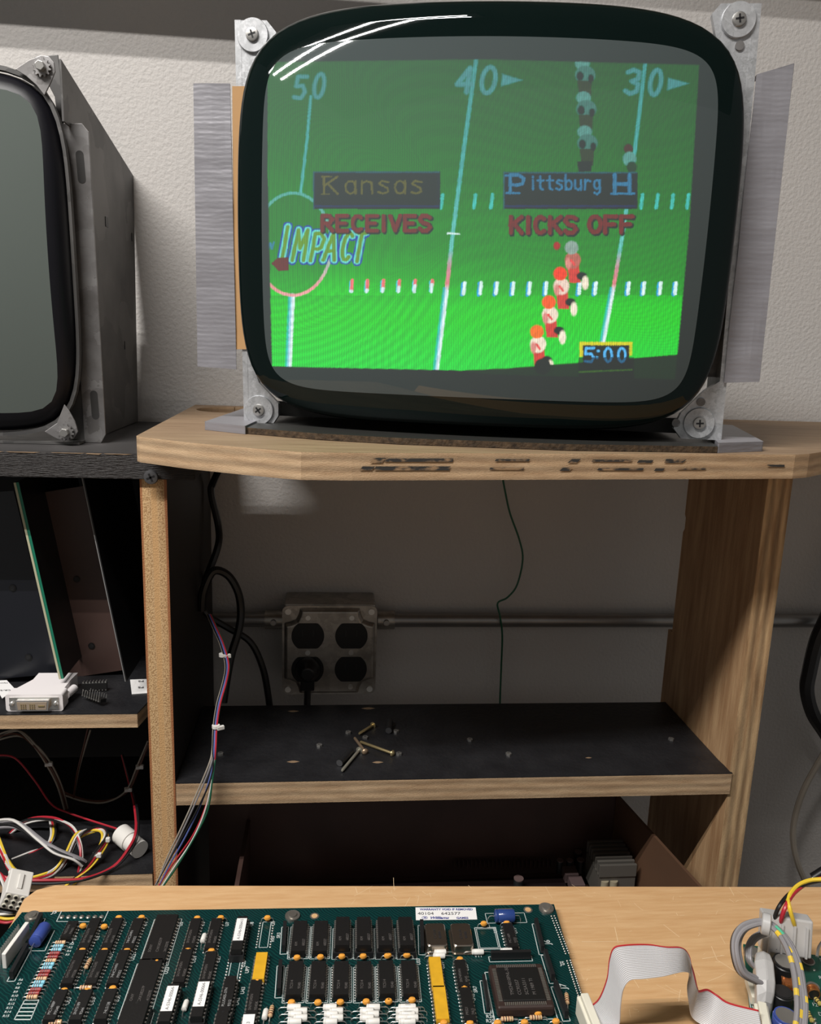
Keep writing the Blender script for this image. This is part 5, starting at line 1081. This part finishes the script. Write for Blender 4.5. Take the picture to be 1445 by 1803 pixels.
# white header at the left corner
A = bpt(Z2(168, 300), .006); B = bpt(Z2(45, 470), .006); d = B - A; R = Matrix.Rotation(math.atan2(d.y, d.x), 3, 'Z'); c = (A + B) / 2; Ln = d.length
hd = MB().box(c + Vector((0, 0, .005)), (Ln + .006, .0025, .010), m_white_pl, R=R).build('white_header', pb, bevel=.0004); b = MB()
for k in range(13): p = A + d * (k / 12) + R @ Vector((0, -.004, 0)); b.box(p + Vector((0, 0, .005)), (.0008, .0008, .010), m_silver, R=R)
b.build('pins', hd)
# ================================================================== SECOND BOARD (right)
pa_ = aZ(1308, 1662, ZP); e2 = (aZ(1445, 1683, ZP) - pa_).normalized(); n2 = Vector((-e2.y, e2.x, 0)); le = (aZ(1322, 1800, ZP) - pa_).normalized()
sb = thing('small_circuit_board', pa_ + Vector((.04, -.05, ZD - ZP)), 'smaller green circuit board with copper coils at the right edge of the worktop', 'circuit board')
m_pcb2 = mat('green_solder_mask', (.006, .060, .040), .3, col2=(.009, .085, .058), vscale=90)
pts = [pa_, pa_ + e2 * .13, pa_ + e2 * .13 + le * .12, pa_ + le * .12]
MB().prism([(p.x, p.y) for p in pts], ZP - .0016, ZP, m_pcb2).build('laminate', sb)
def Z5(x, y): return (1200 + x * .1696, 1600 + y * .1696)
def spt(px, h=0): return Vector((*aZ(px[0], px[1], ZP + h).xy, ZP))
R2 = Matrix((e2, n2, Vector((0, 0, 1)))).transposed()
def coil(pa, pb2, r, turns, name='copper_coil'):
    A = spt(pa, r) + Vector((0, 0, r + .0005)); B = spt(pb2, r) + Vector((0, 0, r + .0005)); d = (B - A).normalized(); u = d.orthogonal().normalized(); w = d.cross(u); L_ = (B - A).length
    cc = MB(); cc.cyl(A, B, r * .72, m_black_pl, 14); P_ = [A + d * L_ * t / (turns * 14) + (u * math.cos(2 * math.pi * t / 14) + w * math.sin(2 * math.pi * t / 14)) * r * .85 for t in range(turns * 14 + 1)]
    cc.tube(P_, .00062, m_copper, 6, smooth=1); return cc.build(name, sb)
coil(Z5(1015, 745), Z5(1150, 765), .0058, 9); coil(Z5(935, 520), Z5(1000, 545), .0052, 5); coil(Z5(1345, 840), Z5(1370, 900), .004, 4)
def can(px, r, h, m_=m_black_pl, top=None, name='capacitor'):
    p = spt(px, h); b = MB(); b.lathe(p, (0, 0, 1), [(0, r), (h * .9, r), (h * .93, r * .93), (h, r * .93)], m_, 20); b.cyl(p + Vector((0, 0, h)), p + Vector((0, 0, h + .0002)), r * .8, top or m_screw, 20); return b.build(name, sb)
can(Z5(1075, 545), .0072, .016); can(Z5(1090, 640), .0050, .010, m_black_pl, m_black_pl); can(Z5(1085, 1110), .0068, .016, m_lblue); can(Z5(1050, 860), .0058, .012, m_black_pl, m_black_pl)
can(Z5(1365, 800), .0036, .003, m_box); can(Z5(735, 440), .0052, .003, m_box, name='mounting_screw'); can(Z5(1310, 535), .0040, .0008, m_box, m_brown, name='plated_hole')
def res2(px, rot, m_, L_=.0068):
    c = spt(px, .002) + Vector((0, 0, .002)); d = e2 * math.cos(rot) + n2 * math.sin(rot); b = MB(); b.lathe(c - d * L_ / 2, d, [(0, .0006), (L_ * .08, .0015), (L_ * .2, .0012), (L_ * .8, .0012), (L_ * .92, .0015), (L_, .0006)], m_, 10)
    for s in (-1, 1): b.tube([c + d * s * L_ / 2, c + d * s * (L_ / 2 + .003), c + d * s * (L_ / 2 + .0035) - Vector((0, 0, .002))], .0003, m_silver, 5, smooth=2)
    for k in (-.25, 0, .2): b.cyl(c + d * k * L_, c + d * (k + .06) * L_, .00135, m_brown, 10)
    b.build('resistor', sb)
m_yr = mat('yellow_resistor', (.62, .48, .12), .5)
for px, r_, m_ in ((Z5(1405, 950), 1.9, m_yr), (Z5(1330, 1120), 1.7, m_yr), (Z5(1075, 940), .1, m_yr), (Z5(1020, 1060), 1.5, m_yr), (Z5(1360, 860), 1.4, tanr), (Z5(1130, 910), .2, rdr)): res2(px, r_, m_)
b = MB(); rnd = random.Random(5)
for k in range(60):
    px = (rnd.uniform(1325, 1500), rnd.uniform(1690, 1830)); p = spt(px); b.lathe(p, (0, 0, 1), [(0, .0009), (.0004, .0004)], m_silver, 6)
b.build('solder_joints', sb, recalc=False)
b = MB()
def s2(s, px, sz, rot=0):
    org = spt(px) + Vector((0, 0, .0002)); dx = e2 * math.cos(rot) + n2 * math.sin(rot); dy = -e2 * math.sin(rot) + n2 * math.cos(rot); vs, fs = text(s, lambda x, y, h: org + dx * x + dy * y, sz, None, None, None); b.add(vs, fs, m_silk)
for s, px in (('J1', Z5(790, 430)), ('R31', Z5(1425, 730)), ('51', Z5(1432, 545)), ('12', Z5(1350, 1010)), ('D5', Z5(1420, 1110)), ('L2', Z5(1080, 1010))): s2(s, px, .0036)
def l2(a, c_, w=.00025): 
    a = spt(a); c_ = spt(c_); n_ = (c_ - a); n_ = Vector((-n_.y, n_.x, 0)).normalized() * w; up = Vector((0, 0, .0002)); b.add([a - n_ + up, c_ - n_ + up, c_ + n_ + up, a + n_ + up], [(0, 1, 2, 3)], m_silk)
for q in ((Z5(680, 815), Z5(715, 1030)), (Z5(700, 815), Z5(735, 1030)), (Z5(845, 390), Z5(860, 450)), (Z5(860, 390), Z5(875, 450))): l2(*q)
b.build('silkscreen', sb, recalc=False)
# white toothed header with long grey-white plug on the left of the board
def obox(c, sx, sy, sz, m_, name, par, R=R2, bev=.0005): return MB().box(c, (sx, sy, sz), m_, R=R).build(name, par, bevel=bev)
a_ = spt(Z5(730, 790)); b_ = spt(Z5(800, 1030)); dd = b_ - a_; Rh = Matrix.Rotation(math.atan2(dd.y, dd.x), 3, 'Z')
h_ = MB(); h_.box((a_ + b_) / 2 + Vector((0, 0, .003)), (dd.length, .004, .006), m_cream, R=Rh)
for k in range(9): h_.box(a_ + dd * (k + .5) / 9 + Rh @ Vector((0, -.0030, .004)), (.002, .003, .005), m_cream, R=Rh)
h_.box((a_ + b_) / 2 + Rh @ Vector((0, .004, .005)), (dd.length * .8, .002, .008), mat('rust_orange', (.42, .14, .05), .5), R=Rh); h_.build('pin_header', sb, bevel=.0002)
m_clear = mat('milky_nylon', (.62, .61, .60), .28, trans=.25)
# translucent wrapped plug joining the grey loop
wp = thing('wrapped_plug', spt(Z5(860, 780)), 'milky translucent wrapped plug standing on the small circuit board', 'connector')
rg_ = []
for (x0, y0, x1, y1, h) in ((790, 1000, 935, 990, .010), (780, 900, 965, 880, .014), (775, 760, 975, 760, .018), (770, 640, 965, 650, .020), (755, 540, 955, 560, .021), (765, 450, 920, 470, .020)):
    A = aZ(*Z5(x0, y0), ZP + h); B = aZ(*Z5(x1, y1), ZP + h); rg_.append([A, A * .5 + B * .5 + Vector((0, 0, .002)), B, B - Vector((0, 0, .011)), A - Vector((0, 0, .011))])
MB().loft(rg_, m_clear, smooth=False).build('milky_sleeve', wp, bevel=.001)
# white three-wire plug with red, black and yellow leads
wq = thing('power_connector', spt(Z5(1050, 400)), 'white nylon plug with black, red and yellow wires on the small green board', 'connector')
A = aZ(*Z5(985, 420), ZP + .010) - n2 * .004; MB().box(A, (.021, .011, .016), m_cream, R=R2).build('board_shroud', wq, bevel=.0006)
B = aZ(*Z5(1070, 250), ZP + .024); hs_ = MB().box(B, (.028, .011, .022), m_clear, R=R2 @ Matrix.Rotation(-.25, 3, 'X')).build('nylon_housing', wq, bevel=.001)
for k in range(4): MB().box(B + e2 * (-.0105 + .007 * k) - n2 * .0066, (.0012, .0015, .018), m_clear, R=R2 @ Matrix.Rotation(-.25, 3, 'X')).build('rib', hs_)
for k in range(2): MB().box(A + e2 * (-.0035 + .007 * k) - n2 * .0057 + Vector((0, 0, .001)), (.0005, .0004, .013), mat('slit_dark', (.08, .075, .07), .6), R=R2).build('slit', wq)
for c_, st, mid in (('black', (1362, 1622), [(1372, 1595), (1392, 1572), (1420, 1556), (1450, 1549)]), ('red', (1374, 1626), [(1382, 1598), (1398, 1572), (1424, 1553), (1450, 1546)]), ('yellow', (1398, 1631), [(1390, 1600), (1388, 1580), (1403, 1560), (1425, 1550), (1452, 1548)])):
    P_ = [aZ(*st, -.338), aZ(st[0], st[1] - 3, -.332)] + [aZ(u, v, -.322 + .002 * i) for i, (u, v) in enumerate(mid)]
    MB().tube(P_, .00125, WR[c_], 8).build('wire', wq)['label'] = c_ + ' wire'
# grey shielded loop with yellow marks
gl = thing('grey_wire_loop', aZ(1375, 1760, ZP + .006), 'loop of grey wires with yellow dashes tied in a ring over the small board', 'wire loop')
ctrl = [((1338, 1728), -.349), ((1308, 1712), -.343), ((1297, 1685), -.336), ((1296, 1655), -.330), ((1308, 1634), -.325), ((1330, 1625), -.322), ((1350, 1625), -.321), ((1372, 1642), -.322), ((1390, 1670), -.324), ((1402, 1705), -.328), ((1408, 1745), -.332), ((1410, 1780), -.336), ((1405, 1830), -.342)]
for i in range(7):
    a = i * 2 * math.pi / 7; k = 1.0 if i < 6 else 0; P_ = []
    for j, ((u, v), z) in enumerate(ctrl):
        w_ = 1 + .5 * max(0, j - 7) / 5 - .45 * math.exp(-((j - 6.3) / 1.2) ** 2); P_.append(aZ(u + math.cos(a + j * .16) * 6.0 * k * w_, v + math.sin(a + j * .16) * 4.0 * k * w_, z + math.sin(a * 2) * .0015))
    t_ = MB().tube(P_, .00135, WR['grey'] if i != 3 else WR['black'], 8).build('wire', gl)
    if i in (0, 1, 5):
        S = spline(P_, 6)
        for q in range(38 + i * 3, len(S) - 3, 9): MB().tube(S[q:q + 3], .00142, WR['yellow'], 8, smooth=1).build('yellow_mark', t_)
    if i == 4:
        S = spline(P_, 6); MB().tube(S[40:45], .00142, mat('wire_green_mark', (.08, .42, .26), .4), 8, smooth=1).build('green_mark', t_)
q = aZ(1348, 1627, -.321); b = MB(); dirv = (aZ(1360, 1632, -.321) - aZ(1336, 1625, -.321)).normalized(); b.lathe(q - dirv * .0025, dirv, [(0, .0052), (.0006, .0060), (.0044, .0060), (.005, .0052)], m_clear, 20); b.build('nylon_tie', gl)
inner = [(1345, 1640, -.335), (1325, 1650, -.338), (1315, 1668, -.342), (1316, 1690, -.346), (1330, 1705, -.350), (1345, 1710, -.352)]
for i in range(3): MB().tube([aZ(u + i * 3, v + i * 2, z) for u, v, z in inner], .0012, WR['grey'], 8).build('wire', gl)
# probe lead at right edge
cable('probe_lead', [(1450, 1655, .40), (1441, 1668, .39), (1438, 1685, .385)], .0009, m_screw, 'thin metal lead standing on the small board at the right edge', 'wire')
# ================================================================== RIBBON CABLE
pairs = [((1041, 1772, -.353), (1072, 1832, -.356)), ((1056, 1757, -.345), (1090, 1806, -.350)), ((1070, 1722, -.333), (1093, 1772, -.340)), ((1074, 1688, -.322), (1098, 1742, -.331)), ((1080, 1669, -.316), (1110, 1726, -.327)),
         ((1098, 1664, -.314), (1132, 1724, -.3255)), ((1140, 1663, -.314), (1165, 1720, -.325)), ((1172, 1667, -.314), (1188, 1714, -.325)), ((1198, 1668, -.315), (1203, 1711, -.327)), ((1210, 1680, -.320), (1213, 1715, -.333)),
         ((1221, 1710, -.331), (1210, 1733, -.343)), ((1227, 1736, -.341), (1212, 1764, -.354)), ((1229, 1744, -.347), (1217, 1790, -.3655)), ((1245, 1742, -.350), (1238, 1806, -.368)), ((1262, 1752, -.352), (1262, 1822, -.368)), ((1284, 1766, -.350), (1296, 1838, -.364)), ((1335, 1779, -.345), (1348, 1852, -.358))]
Pa = spline([aZ(*a) for a, _ in pairs], 5); Pb = spline([aZ(*b_) for _, b_ in pairs], 5)
rc = thing('ribbon_cable', aZ(1150, 1760, ZD), 'grey flat ribbon cable with a red edge arching between the two circuit boards', 'ribbon cable')
NW = 20
def strip(s0, s1, n_, m_, name, th=.0006):
    vs = []; fs = []; K = n_ * 2
    for side in (0, 1):
        for i in range(len(Pa)):
            A, B = Pa[i], Pb[i]; t_ = (Pa[min(i + 1, len(Pa) - 1)] - Pa[max(i - 1, 0)]) + (Pb[min(i + 1, len(Pb) - 1)] - Pb[max(i - 1, 0)]); nm = (B - A).cross(t_).normalized()
            for k in range(K + 1):
                s = s0 + (s1 - s0) * k / K; vs.append(A + (B - A) * s + nm * ((th if side else 0) + (.00028 if k % 2 else 0) * (1 if side else -1)))
    N = len(Pa) * (K + 1)
    for i in range(len(Pa) - 1):
        for k in range(K):
            q_ = (i * (K + 1) + k, i * (K + 1) + k + 1, (i + 1) * (K + 1) + k + 1, (i + 1) * (K + 1) + k); fs.append(q_); fs.append(tuple(N + x for x in q_[::-1]))
    for i in range(len(Pa) - 1):
        for k in (0, K): a = i * (K + 1) + k; fs.append((a, a + K + 1, a + K + 1 + N, a + N))
    b = MB(); b.add(vs, fs, m_, True); return b.build(name, rc)
strip(.03, 1, NW, mat('ribbon_grey', (.52, .52, .53), .38), 'flat_cable'); strip(-.015, .032, 1, mat('ribbon_red', (.45, .02, .03), .4), 'red_stripe', .0008)
for A, B, zz, sg in (((1012, 1758), (1047, 1850), ZP + .010, -1), ((1352, 1772), (1368, 1850), ZP + .010, 1)):
    a_ = aZ(*A, zz); b_ = aZ(*B, zz); dd = b_ - a_; Rh = Matrix.Rotation(math.atan2(dd.y, dd.x), 3, 'Z'); c = (a_ + b_) / 2
    o = MB().box(c + Vector((.005 * (1 if sg < 0 else -1) * .9, 0, -.004)), (dd.length, .0075, .012), m_cream, R=Rh).build('socket_connector', rc, bevel=.0008)
    MB().box(c + Vector((.005 * (1 if sg < 0 else -1) * .9, 0, .003)), (dd.length - .003, .0045, .004), m_cream, R=Rh).build('strain_relief', o, bevel=.0006)
print('objects', len(bpy.data.objects))
